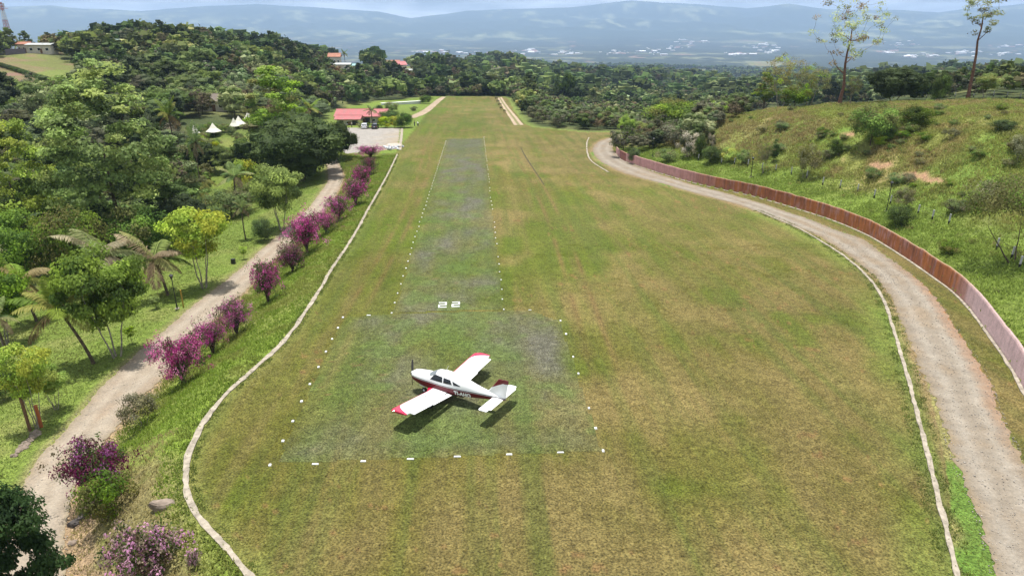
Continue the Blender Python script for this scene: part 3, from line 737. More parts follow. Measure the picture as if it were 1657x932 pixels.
# ------------------------------------------------------------------ the painted boundary wall
def build_wall():
    L = densify(WALL, 3); n = len(L); step = .5 / 3
    d = np.gradient(L, axis=0); d /= np.hypot(*d.T)[:, None]; nr_ = np.stack([-d[:, 1], d[:, 0]], 1)
    mid = np.array([20., 60.])
    if np.mean(((L - mid) * nr_).sum(1)) < 0: nr_ = -nr_      # away from the strip
    s = np.arange(n) * step
    zb = -SLOPE * L[:, 1]
    H = 1.95 + .16 * (fbm(s / 1.6, s * 0, 3, 131) - .5) - .35 * sstep(s, 12, 0)
    K = 12
    V = []; colr = []
    px, _, _ = project(L[:, 0], L[:, 1], zb)
    for k_ in range(K + 1):
        h = H * k_ / K
        off = -.05 + .03 * (fbm(s / .18, s * 0 + k_ * .15, 2, 132) - .5)
        V.append(np.stack([L[:, 0] + nr_[:, 0] * off, L[:, 1] + nr_[:, 1] * off, zb + h - (.25 if k_ == 0 else 0)], 1))
        u = k_ / K
        pink = np.ones((n, 3)) * C(.52, .29, .28); pinkn = C(.62, .44, .45); rust = C(.30, .105, .045); orange = C(.42, .15, .05)
        c = mixc(pink, pinkn, sstep(px, 1535, 1580))
        rw = sstep(px + 40 * (fbm(s / 2., s * 0, 3, 133) - .5), 1080, 1210) * (1 - sstep(px + 30 * (fbm(s / 1.5, s * 0, 3, 134) - .5), 1535, 1572))
        c = mixc(c, rust, rw * .92)
        c = mixc(c, orange, rw * np.clip((fbm(s / 1.1, s * 0 + .2 * u, 3, 135) - .42) * 3.5, 0, .8))
        c = mixc(c, C(.44, .25, .24), rw * np.clip((fbm(s / .35, s * 0 + u * 1.2, 3, 136) - .56) * 4, 0, .6))
        # dark run-off streaks from the top and grime at the foot
        st = np.clip((fbm(s / .16, s * 0 + u * .5, 3, 137) - .46 - .12 * (1 - u)) * 5, 0, 1) * (.35 + .65 * u)
        c = mixc(c, C(.10, .055, .04), st * (.22 + .45 * rw))
        c = mixc(c, C(.11, .07, .045), sstep(u, .94, 1.0) * .6)
        c = mixc(c, C(.12, .10, .06), (1 - sstep(u + .1 * (fbm(s / .5, s * 0, 2, 138) - .5), .02, .16)) * .6)
        c = mixc(c, c * .45, ((s % 3.9) < .17) * .35 * (px < 1540))
        dk = (px > 1003) & (px < 1013)
        c = mixc(c, C(.20, .075, .06), dk * .85)
        colr.append(c)
    # top and back face
    for off, h in ((.16, H), (.16, H * .55)):
        V.append(np.stack([L[:, 0] + nr_[:, 0] * off, L[:, 1] + nr_[:, 1] * off, zb + h], 1))
        colr.append(np.ones((n, 3)) * (C(.40, .30, .20) if off and h is H else C(.3, .2, .16)))
    colr[-2] = mixc(np.ones((n, 3)) * C(.42, .32, .20), C(.5, .36, .34), sstep(px, 1540, 1590))
    V = np.array(V); R_ = len(V)
    i, j = np.meshgrid(np.arange(R_ - 1), np.arange(n - 1), indexing='ij')
    q = np.stack([i * n + j, (i + 1) * n + j, (i + 1) * n + j + 1, i * n + j + 1], -1).reshape(-1, 4)
    root = empty('boundary_wall', (float(L[0, 0]), float(L[0, 1]), float(zb[0])))
    props(root, 'long curved retaining wall painted faded pink and rust brown beside the gravel road', 'wall')
    off0 = np.array(root.location)
    m = ground_mat('wall_paint', [(9., .22, 6), (1.2, .12, 4)], bump=.5, bdist=.02, warm=.1, rough=.9)
    link('wall_face', mesh_np('wall_face', V.reshape(-1, 3) - off0, q, m, np.array(colr).reshape(-1, 3)), root)
    mb = MB(); Vn = []
    for k_ in range(0, n, 3):
        w = .12 + .14 * float(fbm(np.array([s[k_] / 1.5]), np.array([3.]), 2, 139)[0])
        for off, h in ((-.055, -.1), (-.055, .11), (-.055 - w, .07), (-.055 - w, -.1)):
            Vn.append((L[k_, 0] + nr_[k_, 0] * off - off0[0], L[k_, 1] + nr_[k_, 1] * off - off0[1], zb[k_] + h - off0[2]))
    Fn = []
    for k_ in range(len(Vn) // 4 - 1):
        a = k_ * 4
        for e in range(3): Fn.append((a + e, a + e + 1, a + 5 + e, a + 4 + e))
    mb.add(Vn, Fn); mb.build('footing', M['concrete'], root)
build_wall()

# ------------------------------------------------------------------ white marker blocks round the runway and the pad
AXANG = math.atan2(AX[1], AX[0])
def marker_mesh(name, lx, ly, h):
    mb = MB(); mb.box((0, 0, h / 2), (lx, ly, h), taper=.86)
    me = bpy.data.meshes.new(name); me.from_pydata(mb.v, [], mb.f); me.materials.append(M['white']); return me
mk = marker_mesh('marker_block', .17, .13, .07); mkl = marker_mesh('marker_slab', .40, .12, .05)
def marker(p, me, rz, label, group, s=1.0):
    o = link('runway_marker', me, None, (p[0], p[1], -SLOPE * p[1] + .004)); o.rotation_euler = (-.037, 0, rz)
    o.scale = (s * random.uniform(.85, 1.15), s * random.uniform(.85, 1.15), 1)
    props(o, label, 'marker', group)
def row(a, b, n, me, rz, label, group, skip=(), first=0, last=0, s=1., grow=1.):
    a = np.array(a); b = np.array(b)
    for i in range(first, n + 1 - last):
        if i in skip: continue
        t = i / n; p = a + (b - a) * t + rng.normal(0, .05, 2)
        marker(p, me, rz + random.uniform(-.12, .12), label, group, s * (1 + (grow - 1) * t))
row(w2(633.8, 507), w2(721.5, 229), 47, mk, AXANG, 'small white block in the dotted line along the left runway edge', 'white blocks along the left runway edge', s=1.05, grow=1.25)
row(w2(816.4, 501.3), w2(783, 222), 48, mk, AXANG, 'small white block in the dotted line along the right runway edge', 'white blocks along the right runway edge', skip=(7, 13, 14, 19, 22, 27, 31, 36), s=1.0, grow=1.2)
for px, py in [(437,753),(458,714),(474,682),(488,650),(501.5,622),(515.5,594.5),(527.5,569.5),(537.5,549),(547,531),(555,514)]:
    marker(w2(px, py), mk, AXANG, 'small white block on the left side of the grey pad', 'white blocks on the left side of the pad', 1.15)
for px, py in [(907,519.5),(916,541),(927.5,578),(936,605),(953,661),(964,693.5),(976,730)]:
    marker(w2(px, py), mk, AXANG, 'small white block on the right side of the grey pad', 'white blocks on the right side of the pad', 1.15)
for px, py in [(510,751),(587.6,746.5),(664,743),(740,739),(824,735.5),(907,732.3)]:
    marker(w2(px, py), mkl, .03, 'flat white slab lying along the near edge of the grey pad', 'white slabs on the near edge of the pad', .9)
marker(w2(596.5, 510.5), mkl, 0, 'flat white slab on the far left edge of the pad, alone between two blocks', None, .95)
marker(w2(857.5, 502), mkl, 0, 'flat white slab on the far right edge of the pad', None, .7)

# the number 22 laid out in white slabs
def digit(px0, px1, py0, py1, label):
    """two painted strokes forming a 2; corners measured on the ground"""
    o3 = onplane(px0, py1); ex = onplane(px1, py1) - o3; w = float(np.hypot(ex[0], ex[1])); hgt = float(onplane(px0, py0)[1] - o3[1])
    mb = MB(); t = .14; z = .02
    def bar(x0, x1, y0, y1): mb.box(((x0 + x1) / 2, (y0 + y1) / 2, z), (x1 - x0, y1 - y0, .05))
    bar(0, w, 0, t); bar(0, t, t, hgt * .5 - t / 2); bar(0, w, hgt * .5 - t / 2, hgt * .5 + t / 2)
    bar(w - t, w, hgt * .5 + t / 2, hgt - t); bar(.02, w, hgt - t, hgt)
    o = mb.build('runway_number', M['white']); o.location = (o3[0], o3[1], o3[2] + .008)
    o.rotation_euler = (-SLOPE, 0, AXANG - math.pi / 2 + .01); props(o, label, 'runway number')
digit(709.0, 722.5, 490.0, 498.2, 'white figure 2 laid flat on the runway turf, the left one of the number 22')
digit(730.8, 744.0, 489.2, 497.2, 'white figure 2 laid flat on the runway turf, the right one of the number 22')

# ------------------------------------------------------------------ the aeroplane
def build_plane():
    YAW = 2.62922453
    P0 = np.array([-6.88194, 41.745485])
    root = empty('aeroplane', (P0[0], P0[1], -SLOPE * P0[1]), YAW)
    # sits on the slope
    nrm = Vector((0, SLOPE, 1)).normalized(); q = Vector((0, 0, 1)).rotation_difference(nrm)
    root.rotation_mode = 'QUATERNION'; root.rotation_quaternion = q @ Matrix.Rotation(YAW, 3, 'Z').to_quaternion()
    props(root, 'small white and maroon low-wing propeller aeroplane parked on the grey pad', 'aeroplane')
    # paint: white over maroon, parted by pin stripes
    def body_paint():
        m, nt, b = newmat('aircraft_paint')
        b.inputs['Roughness'].default_value = .45; b.inputs['Specular IOR Level'].default_value = .3; b.inputs['Coat Weight'].default_value = .1; b.inputs['Coat Roughness'].default_value = .1
        tc = N(nt, 'ShaderNodeTexCoord'); sp = N(nt, 'ShaderNodeSeparateXYZ'); nt.links.new(tc.outputs['Object'], sp.inputs[0])
        def mth(op, a, b_):
            n = N(nt, 'ShaderNodeMath', operation=op)
            for i, v in enumerate((a, b_)):
                if isinstance(v, (int, float)): n.inputs[i].default_value = v
                else: nt.links.new(v, n.inputs[i])
            return n.outputs[0]
        # height of the paint line: z - (1.20 + .018*x)
        ln = mth('MULTIPLY_ADD', sp.outputs['X'], .022) if False else mth('MULTIPLY', sp.outputs['X'], .014)
        h = mth('SUBTRACT', sp.outputs['Z'], mth('ADD', ln, 1.315))
        rmp = N(nt, 'ShaderNodeValToRGB'); cr = rmp.color_ramp; cr.interpolation = 'CONSTANT'
        mr = N(nt, 'ShaderNodeMapRange'); mr.inputs['From Min'].default_value = -.5; mr.inputs['From Max'].default_value = .5
        nt.links.new(h, mr.inputs['Value']); nt.links.new(mr.outputs['Result'], rmp.inputs['Fac'])
        maroon = (.115, .006, .014, 1); white = (.80, .80, .79, 1); blk = (.02, .02, .025, 1)
        cr.elements[0].position = 0; cr.elements[0].color = maroon
        cr.elements[1].position = .415; cr.elements[1].color = white
        for p, c in ((.440, blk), (.484, white)):
            e = cr.elements.new(p); e.color = c
        nt.links.new(rmp.outputs['Color'], b.inputs['Base Color'])
        return m
    paint = body_paint()
    wht = plain('aircraft_white', (.80, .80, .79), .3, coat=.4); red = plain('aircraft_red', (.42, .012, .05), .3, coat=.4); mar = plain('aircraft_maroon', (.17, .008, .022), .3, coat=.4)
    def masked(name, base, over, build_mask, line=None):
        m, nt, b = newmat(name); b.inputs['Roughness'].default_value = .3; b.inputs['Coat Weight'].default_value = .4
        tc = N(nt, 'ShaderNodeTexCoord'); sp = N(nt, 'ShaderNodeSeparateXYZ'); nt.links.new(tc.outputs['Object'], sp.inputs[0])
        def mth(op, a, b_=0., c_=0.):
            n = N(nt, 'ShaderNodeMath', operation=op)
            for i, v in enumerate((a, b_, c_)):
                if isinstance(v, (int, float)): n.inputs[i].default_value = v
                else: nt.links.new(v, n.inputs[i])
            return n.outputs[0]
        f = build_mask(mth, sp.outputs['X'], sp.outputs['Y'], sp.outputs['Z'])
        mx = N(nt, 'ShaderNodeMix', data_type='RGBA'); mx.inputs[6].default_value = (*base, 1); mx.inputs[7].default_value = (*over, 1)
        nt.links.new(mth('GREATER_THAN', f, 0.), mx.inputs[0]); nt.links.new(mx.outputs[2], b.inputs['Base Color'])
        return m
    def wing_mask(mth, X, Y, Zc):
        d = mth('SUBTRACT', -2.02, X)
        t = mth('MAXIMUM', mth('DIVIDE', mth('SUBTRACT', mth('ABSOLUTE', Y), 3.75), 1.12), 0.)
        lim = mth('ADD', mth('MULTIPLY', mth('POWER', t, 2.6), 1.25), .13)
        return mth('SUBTRACT', lim, d)
    def fin_mask(mth, X, Y, Zc):
        t = mth('MINIMUM', mth('MAXIMUM', mth('DIVIDE', mth('SUBTRACT', -6.0, X), 1.25), 0.), 1.)
        return mth('SUBTRACT', Zc, mth('ADD', mth('MULTIPLY', mth('POWER', t, .72), .80), 1.40))
    wingp = masked('wing_paint', (.80, .80, .79), (.46, .014, .055), wing_mask)
    finp = masked('fin_paint', (.80, .80, .79), (.17, .008, .022), fin_mask)
    seam = plain('panel_gap', (.12, .12, .12), .7)
    # stations: s, top, bottom, half width, power
    ST = [(.10,1.40,1.14,.17,2.2),(.16,1.47,1.05,.28,2.4),(.30,1.55,.95,.39,2.6),(.60,1.60,.86,.47,2.7),(1.05,1.64,.74,.53,2.8),(1.50,1.67,.68,.56,2.9),(1.62,1.69,.67,.565,2.9),
          (1.90,1.84,.65,.575,2.8),(2.20,1.985,.63,.58,2.7),(2.45,2.05,.62,.58,2.7),(2.9,2.085,.62,.58,2.7),(3.4,2.06,.61,.56,2.7),(3.9,1.97,.62,.53,2.7),(4.4,1.83,.66,.47,2.6),
          (5.0,1.66,.73,.38,2.5),(5.7,1.50,.82,.28,2.4),(6.4,1.38,.91,.18,2.3),(7.0,1.30,.99,.09,2.2),(7.42,1.25,1.05,.035,2.0)]
    S_ = np.array(ST)
    def sec(s):
        return [float(np.interp(s, S_[:, 0], S_[:, i])) for i in range(1, 5)]
    def surf(s, th, off=0.):
        top, bot, hw, p = sec(s); zc = bot + (top - bot) * .42
        c, sn = math.cos(th), math.sin(th)
        y = hw * math.copysign(abs(c) ** (2 / p), c)
        hz = (top - zc) if sn >= 0 else (zc - bot)
        # cabin tumbles home towards the roof
        cab = float(np.interp(s, [1.5, 2.2, 3.6, 4.6], [0, 1, 1, 0]))
        if sn > 0: y *= 1 - .26 * cab * sn ** 1.6
        pp = p if sn >= 0 else p * 1.35
        if sn < 0: y = hw * math.copysign(abs(c) ** (2 / pp), c)
        z = zc + hz * math.copysign(abs(sn) ** (2 / pp), sn)
        l = math.hypot(c, sn)
        return Vector((-s, y + off * c, z + off * sn))
    ss = np.unique(np.concatenate([S_[:, 0], np.linspace(.1, 7.42, 60)])); nth = 40
    V = [surf(s, 2 * math.pi * k_ / nth) for s in ss for k_ in range(nth)]
    Fs = [(i * nth + k_, i * nth + (k_ + 1) % nth, (i + 1) * nth + (k_ + 1) % nth, (i + 1) * nth + k_) for i in range(len(ss) - 1) for k_ in range(nth)]
    Fs += [tuple(range(nth))[::-1], tuple((len(ss) - 1) * nth + k_ for k_ in range(nth))]
    mb = MB(); mb.add(V, Fs); mb.build('fuselage', paint, root, smooth=True)
    def side_y(s, z):
        best = None
        lo, hi = -1.3, 1.3
        for th in np.linspace(-1.45, 1.45, 240):
            p = surf(s, th)
            if best is None or abs(p.z - z) < best[0]: best = (abs(p.z - z), p.y)
        return best[1]
    # windows: panes standing just proud of the skin
    def pane(name, corners, sgn, mat, n=8, off=.006):
        """corners in (s, z): lower front, lower rear, upper rear, upper front"""
        a, b, c, d = [np.array(q) for q in corners]; V = []
        for i in range(n + 1):
            for j in range(n + 1):
                u, v = i / n, j / n
                p = (a * (1 - u) + b * u) * (1 - v) + (d * (1 - u) + c * u) * v
                V.append((-p[0], sgn * (side_y(p[0], p[1]) + off), p[1]))
        F_ = [(i * (n + 1) + j, (i + 1) * (n + 1) + j, (i + 1) * (n + 1) + j + 1, i * (n + 1) + j + 1) for i in range(n) for j in range(n)]
        mb = MB(); mb.add(V, F_); return mb.build(name, mat, root, smooth=True)
    for sg in (1, -1):
        pane('side_window', [(1.92, 1.47), (2.92, 1.45), (2.88, 1.80), (2.20, 1.84)], sg, M['glass'])
        pane('side_window', [(3.00, 1.45), (3.66, 1.44), (3.50, 1.73), (2.97, 1.79)], sg, M['glass'])
        pane('side_window', [(3.78, 1.44), (4.30, 1.45), (4.24, 1.50), (3.66, 1.69)], sg, M['glass'])
    shield = plain('windscreen_glass', (.16, .18, .19), .05, spec=.8, coat=.5)
    for sg in (1, -1):
        V = []; n = 10
        for i in range(n + 1):
            for j in range(n + 1):
                th = math.radians(88 - 46 * j / n); s0 = 1.66 + .20 * (j / n) ** 1.5; s1 = 2.28 + .0 * j
                s = s0 + (s1 - s0) * i / n; p = surf(s, th, .008)
                V.append((p.x, sg * p.y, p.z))
        F_ = [(i * (n + 1) + j, (i + 1) * (n + 1) + j, (i + 1) * (n + 1) + j + 1, i * (n + 1) + j + 1) for i in range(n) for j in range(n)]
        mb = MB(); mb.add(V, F_); mb.build('windscreen', shield, root, smooth=True)
    # wings
    def foil(n=14, t=.13):
        xs = [(1 - math.cos(math.pi * i / n)) / 2 for i in range(n + 1)]
        yt = [5 * t * (.2969 * math.sqrt(x) - .126 * x - .3516 * x * x + .2843 * x ** 3 - .1036 * x ** 4) for x in xs]
        return [(x, y) for x, y in zip(xs, yt)][::-1] + [(x, -y * .75) for x, y in zip(xs, yt)][1:-1]
    FO = foil()
    def loft(secs, mat_fn, name, mats, x0=0., x1=1., parent=root, thick=.13, smooth=True):
        """secs: (le_x, y, z, chord). x0..x1: fraction of the chord that is built"""
        prof = [(min(max(x, x0), x1), y) for x, y in foil(16, thick)]
        def yat(x, up):
            x = min(max(x, 0), 1); y = 5 * thick * (.2969 * math.sqrt(x) - .126 * x - .3516 * x * x + .2843 * x ** 3 - .1036 * x ** 4)
            return y if up else -y * .75
        half = len(prof) // 2 + 1
        pr = []
        for i, (x, y) in enumerate(prof): pr.append((x, yat(x, i < half)))
        m = len(pr); V = []
        for le, y, z, ch in secs:
            for x, t in pr: V.append((le - x * ch, y, z + t * ch))
        F_, mi = [], []
        for i in range(len(secs) - 1):
            for k_ in range(m):
                f = (i * m + k_, i * m + (k_ + 1) % m, (i + 1) * m + (k_ + 1) % m, (i + 1) * m + k_)
                if secs[1][1] < secs[0][1]: f = f[::-1]
                cx_ = sum(V[q][0] for q in f) / 4; cy_ = sum(V[q][1] for q in f) / 4
                le = (secs[i][0] + secs[i + 1][0]) / 2; ch = (secs[i][3] + secs[i + 1][3]) / 2
                F_.append(f); mi.append(mat_fn((le - cx_) / ch, abs(cy_)))
        F_ += [tuple(range(m)), tuple((len(secs) - 1) * m + k_ for k_ in range(m))[::-1]]; mi += [mat_fn(.5, abs(secs[0][1])), mat_fn(.5, abs(secs[-1][1]))]
        mb = MB(); mb.v = [tuple(v) for v in V]; mb.f = F_; mb.m = mi
        return mb.build(name, mats, parent, smooth=False)
    LE = -2.02; CH = 1.60; zr, zt = .74, 1.26
    yz = lambda y: zr + (zt - zr) * (y - .5) / (4.75 - .5)
    def wmat(xf, y):
        lim = .075
        if y > 3.9: lim = .075 + .75 * ((y - 3.9) / .85) ** 2.6
        if y < 1.15: lim = .075 + .06 * (1.15 - y)
        return 1 if xf < lim else 0
    ys = [.42, .55, .75, .95, 1.15] + list(np.linspace(1.4, 3.9, 8)) + list(np.linspace(4.0, 4.62, 8))
    for sg in (1, -1):
        secs = []
        for y in ys:
            ext = .42 * max(0, (1.15 - y) / .73) ** 1.3
            secs.append((LE + ext, sg * y, yz(y), CH + ext))
        for y, cut in ((4.72, .03), (4.82, .10), (4.90, .24), (4.95, .42)):
            secs.append((LE - cut * .9, sg * y, yz(y) + .01, CH - cut * 1.15))
        fx = .80
        w = loft([(a, b, c, d) for a, b, c, d in secs], lambda x, y: 0, 'wing', [wingp], 0, fx)
        # trailing panels
        loft([(LE, sg * .60, yz(.60) - .012, CH + .07), (LE, sg * 2.62, yz(2.62) - .012, CH + .07)], lambda x, y: 0, 'flap', [wht], fx - .01, 1.0, thick=.12)
        loft([(LE, sg * 2.66, yz(2.66), CH), (LE, sg * 4.55, yz(4.55), CH)], lambda x, y: 0, 'aileron', [wht], fx + .004, 1.0, thick=.12)
        mb = MB(); ye = [4.56, 4.72, 4.82, 4.90]
        # little bits: pitot, tie-down, fuel cap, nav light
        mb = MB(); mb.tube([(LE - .55, sg * 2.0, yz(2.0) + .095), (LE - .55, sg * 2.0, yz(2.0) + .125)], .055, 10); mb.build('fuel_cap', seam, root)
        mb = MB(); mb.ball((LE - .25, sg * 4.93, yz(4.9) + .02), (.12, .04, .04), 8, 6)
        mb.build('wingtip_light', plain('lamp_red' if sg > 0 else 'lamp_green', (.6, .02, .02) if sg > 0 else (.02, .4, .1), .1), root)
        # black non-skid walkway on the starboard root
        if sg < 0:
            V = []
            for y in (.62, .80, 1.0):
                for xf in (.30, .45, .60, .78): V.append((LE - xf * CH, sg * y, yz(y) + 5 * .13 * (.2969 * math.sqrt(xf) - .126 * xf - .3516 * xf ** 2 + .2843 * xf ** 3 - .1036 * xf ** 4) * CH + .006))
            mb = MB(); mb.add(V, [(i * 4 + j, i * 4 + j + 1, (i + 1) * 4 + j + 1, (i + 1) * 4 + j) for i in range(2) for j in range(3)]); mb.build('walkway', M['black'], root)
    # stabilator
    zs = 1.10; sx = -6.52; sc = .78
    for sg in (1, -1):
        secs = [(sx, sg * .05, zs, sc), (sx, sg * 1.0, zs, sc), (sx - .01, sg * 1.80, zs, sc - .01), (sx - .05, sg * 1.90, zs, sc - .07), (sx - .15, sg * 1.95, zs, sc - .24)]
        loft(secs, lambda x, y: 0, 'stabilator', [wht], 0, .84, thick=.10)
        loft([(sx, sg * .10, zs - .004, sc), (sx, sg * 1.62, zs - .004, sc)], lambda x, y: 0, 'trim_tab', [wht], .845, 1.04, thick=.10)
    # fin and rudder: loft upwards
    def upright(secs, name, mats, mf, x0, x1, thick=.09):
        m = None; V = []; prof = foil(12, thick)
        for le, z, ch in secs:
            for x, t in prof:
                xx = min(max(x, x0), x1); tt = 5 * thick * (.2969 * math.sqrt(xx) - .126 * xx - .3516 * xx * xx + .2843 * xx ** 3 - .1036 * xx ** 4)
                V.append((le - xx * ch, tt * ch * (1 if t >= 0 else -1), z))
        m = len(prof); F_, mi = [], []
        for i in range(len(secs) - 1):
            for k_ in range(m):
                f = (i * m + k_, (i + 1) * m + k_, (i + 1) * m + (k_ + 1) % m, i * m + (k_ + 1) % m)
                c0 = sum(V[q][0] for q in f) / 4; z0 = sum(V[q][2] for q in f) / 4
                F_.append(f); mi.append(mf(c0, z0))
        F_ += [tuple((len(secs) - 1) * m + k_ for k_ in range(m))]; mi.append(1)
        mb = MB(); mb.v = V; mb.f = F_; mb.m = mi; mb.build(name, mats, root)
    fmat = lambda x, z: 1 if z > (2.30 + .36 * (x + 6.9) if x < -6.45 else 1.40 + 1.25 * (-x - 5.9)) or z > 2.33 + .5 * (x + 7.35) * 1 else 0
    def fmat(x, z):
        # a maroon cap that runs down the leading edge
        t = (-x - 5.95) / 1.3                       # 0 at the dorsal root, 1 at the trailing edge
        lim = 1.44 + .62 * min(max(t, 0), 1) ** .75 + .10
        return 1 if z > lim else 0
    fs = []
    for z in np.linspace(1.22, 2.46, 14):
        t = (z - 1.22) / 1.24
        le = -5.85 - 1.05 * t ** .80 - .03 * t; te = -7.10 - .28 * t
        fs.append((le, z, le - te))
    upright(fs, 'fin', [finp, finp], lambda x, z: 0, 0, 1.0)
    rs2 = []
    for z in np.linspace(1.24, 2.48, 12):
        t = (z - 1.22) / 1.24; le = -7.105 - .28 * t; te = -7.44 - .22 * t
        le0 = le + .0; rs2.append((le + .35, z, (le + .35) - te))
    upright(rs2, 'rudder', [finp, finp], lambda x, z: 0, .50, 1.0, .10)
    # propeller: two dark blades and a white spinner
    mb = MB(); pts = []; prf = [(0.0, .005), (-.03, .07), (-.09, .12), (-.17, .155), (-.20, .16)]
    V = []; n = 16
    for x, r in prf:
        for k_ in range(n): V.append((x + .07, r * math.cos(2 * math.pi * k_ / n), 1.29 + r * math.sin(2 * math.pi * k_ / n)))
    F_ = [(i * n + k_, i * n + (k_ + 1) % n, (i + 1) * n + (k_ + 1) % n, (i + 1) * n + k_) for i in range(4) for k_ in range(n)] + [tuple(range(n)), tuple(4 * n + k_ for k_ in range(n))[::-1]]
    mb.add(V, F_); spn = mb.build('spinner', wht, root, smooth=True)
    for sg in (1, -1):
        mb = MB(); V = []; a0 = math.radians(4)
        for i, (r, w, tw) in enumerate([(.10, .05, 60), (.25, .075, 42), (.45, .085, 30), (.70, .080, 20), (.88, .06, 15), (.94, .03, 14)]):
            t_ = math.radians(tw); r_ = r * sg
            for cx_, th in ((-1, 0), (0, .013), (1, 0), (0, -.013)):
                y = cx_ * w * math.cos(t_) * sg; x = -.03 + cx_ * w * math.sin(t_) + th
                V.append((x, y * math.cos(a0) - r_ * math.sin(a0), 1.29 + y * math.sin(a0) + r_ * math.cos(a0)))
        F_ = [(i * 4 + k_, i * 4 + (k_ + 1) % 4, (i + 1) * 4 + (k_ + 1) % 4, (i + 1) * 4 + k_) for i in range(5) for k_ in range(4)] + [(20, 21, 22, 23), (3, 2, 1, 0)]
        mb.add(V, F_); mb.build('propeller_blade', M['black'], root)
    # air intakes
    for sg in (1, -1):
        mb = MB(); mb.tube([(-.085, sg * .20, 1.30), (-.14, sg * .20, 1.30)], .075, 12); mb.build('air_intake', M['black'], root)
    # undercarriage
    tyre = plain('tyre', (.02, .02, .02), .9)
    def wheel(x, y, r, w, top, nm):
        mb = MB(); mb.tube([(x, y, top), (x + .02, y, r)], .04, 8); st = mb.build(nm, wht, root)
        mb = MB(); mb.tube([(x, y - w / 2, r), (x, y - w / 2 + .02, r), (x, y + w / 2 - .02, r), (x, y + w / 2, r)], [r * .8, r, r, r * .8], 18); mb.build('tyre', tyre, st)
        mb = MB(); mb.tube([(x, y - w / 2 - .01, r), (x, y + w / 2 + .01, r)], r * .45, 12); mb.build('hub', wht, st)
    wheel(-1.00, 0, .19, .14, .82, 'nose_gear'); wheel(-2.62, 1.6, .21, .16, .90, 'main_gear'); wheel(-2.62, -1.6, .21, .16, .90, 'main_gear')
    mb = MB(); mb.box((-.86, 0, .62), (.34, .20, .26), taper=1.2); mb.build('gear_door', wht, root, bevel=.02)
    # aerials, beacon, exhaust, step
    mb = MB(); mb.tube([(-2.85, .0, 2.08), (-3.10, .0, 2.50)], [.012, .006], 6); mb.build('aerial', wht, root)
    mb = MB(); mb.box((-3.9, 0, 2.02), (.16, .02, .16), taper=.6); mb.build('blade_aerial', wht, root)
    mb = MB(); mb.tube([(-.85, .18, .80), (-1.1, .18, .66)], .035, 8); mb.build('exhaust_pipe', M['iron'], root)
    mb = MB(); mb.tube([(-3.95, -.50, .85), (-3.95, -.62, .62), (-3.95, -.78, .62)], .015, 6); mb.build('step', M['iron'], root)
    # dark seats seen through the panes are only hinted at in the glass; door outline on the starboard side
    for sg, segs in ((-1, [(1.95, 1.86, 1.95, .95), (2.95, 1.86, 2.95, .95)]),):
        for s0, z0, s1, z1 in segs:
            mb = MB(); V = []
            for k_ in range(9):
                z = z0 + (z1 - z0) * k_ / 8
                for ds in (-.008, .008): V.append((-(s0 + ds), sg * (side_y(s0, z) + .004), z))
            mb.add(V, [(2 * k_, 2 * k_ + 1, 2 * k_ + 3, 2 * k_ + 2) for k_ in range(8)]); mb.build('door_seam', seam, root)
    # registration letters, bent onto the skin
    cu = bpy.data.curves.new('registration', 'FONT'); cu.body = 'TI-AHQ'; cu.size = .47; cu.space_character = 1.04; cu.offset = .028
    to = bpy.data.objects.new('registration', cu); COL.objects.link(to)
    bpy.context.view_layer.update()
    dg = bpy.context.evaluated_depsgraph_get(); src = bpy.data.meshes.new_from_object(to.evaluated_get(dg))
    vx = np.array([v.co[:] for v in src.vertices]); wt = vx[:, 0].max() - vx[:, 0].min(); vx[:, 0] -= vx[:, 0].min()
    k_ = 1.22 / wt
    import bmesh as _bm
    for sg in (1, -1):
        me = src.copy(); bm = _bm.new(); bm.from_mesh(me)
        _bm.ops.triangulate(bm, faces=bm.faces[:]); _bm.ops.subdivide_edges(bm, edges=bm.edges[:], cuts=1)
        x0 = min(v.co.x for v in bm.verts)
        for v in bm.verts:
            X = (v.co.x - x0) * k_; zz = .84 + v.co.y * k_ * 1.02
            s = (3.80 + X) if sg > 0 else (5.02 - X)
            v.co = Vector((-s, sg * (side_y(s, zz) + .010), zz - .03 * (s - 3.86)))
        bm.to_mesh(me); bm.free(); me.materials.clear(); me.materials.append(wht)
        link('registration_letters', me, root)
    bpy.data.objects.remove(to)
build_plane()

# ------------------------------------------------------------------ plants: builders
def leaf_cloud(cent, rad, n, size, rs, flat=.75, up=.5, fold=True, aspect=.62, core=None, outw=1.1):
    """n leaf quads in an ellipsoid blob; returns verts, faces"""
    p = rs.normal(0, 1, (n, 3)); p /= np.linalg.norm(p, axis=1)[:, None] + 1e-9
    p *= (rs.random(n) ** .42)[:, None] * rad; p[:, 2] *= flat
    p += cent
    nm = rs.normal(0, .75, (n, 3)) + np.array([0, 0, up])
    if core is not None:
        oo = p - core; nm += outw * oo / (np.linalg.norm(oo, axis=1)[:, None] + 1e-6)
    oc = p - cent; nm += .8 * oc / (np.linalg.norm(oc, axis=1)[:, None] + 1e-6)
    nm /= np.linalg.norm(nm, axis=1)[:, None]
    a = rs.normal(0, 1, (n, 3)); a -= (a * nm).sum(1)[:, None] * nm; a /= np.linalg.norm(a, axis=1)[:, None]
    b = np.cross(nm, a); s = size * rs.uniform(.6, 1.35, n)[:, None]
    bend = nm * s * .18
    V = np.stack([p - a * s * .5 - bend, p + b * s * aspect * .5, p + a * s * .5 - bend, p - b * s * aspect * .5], 1).reshape(-1, 3)
    return V, np.arange(n * 4).reshape(n, 4)
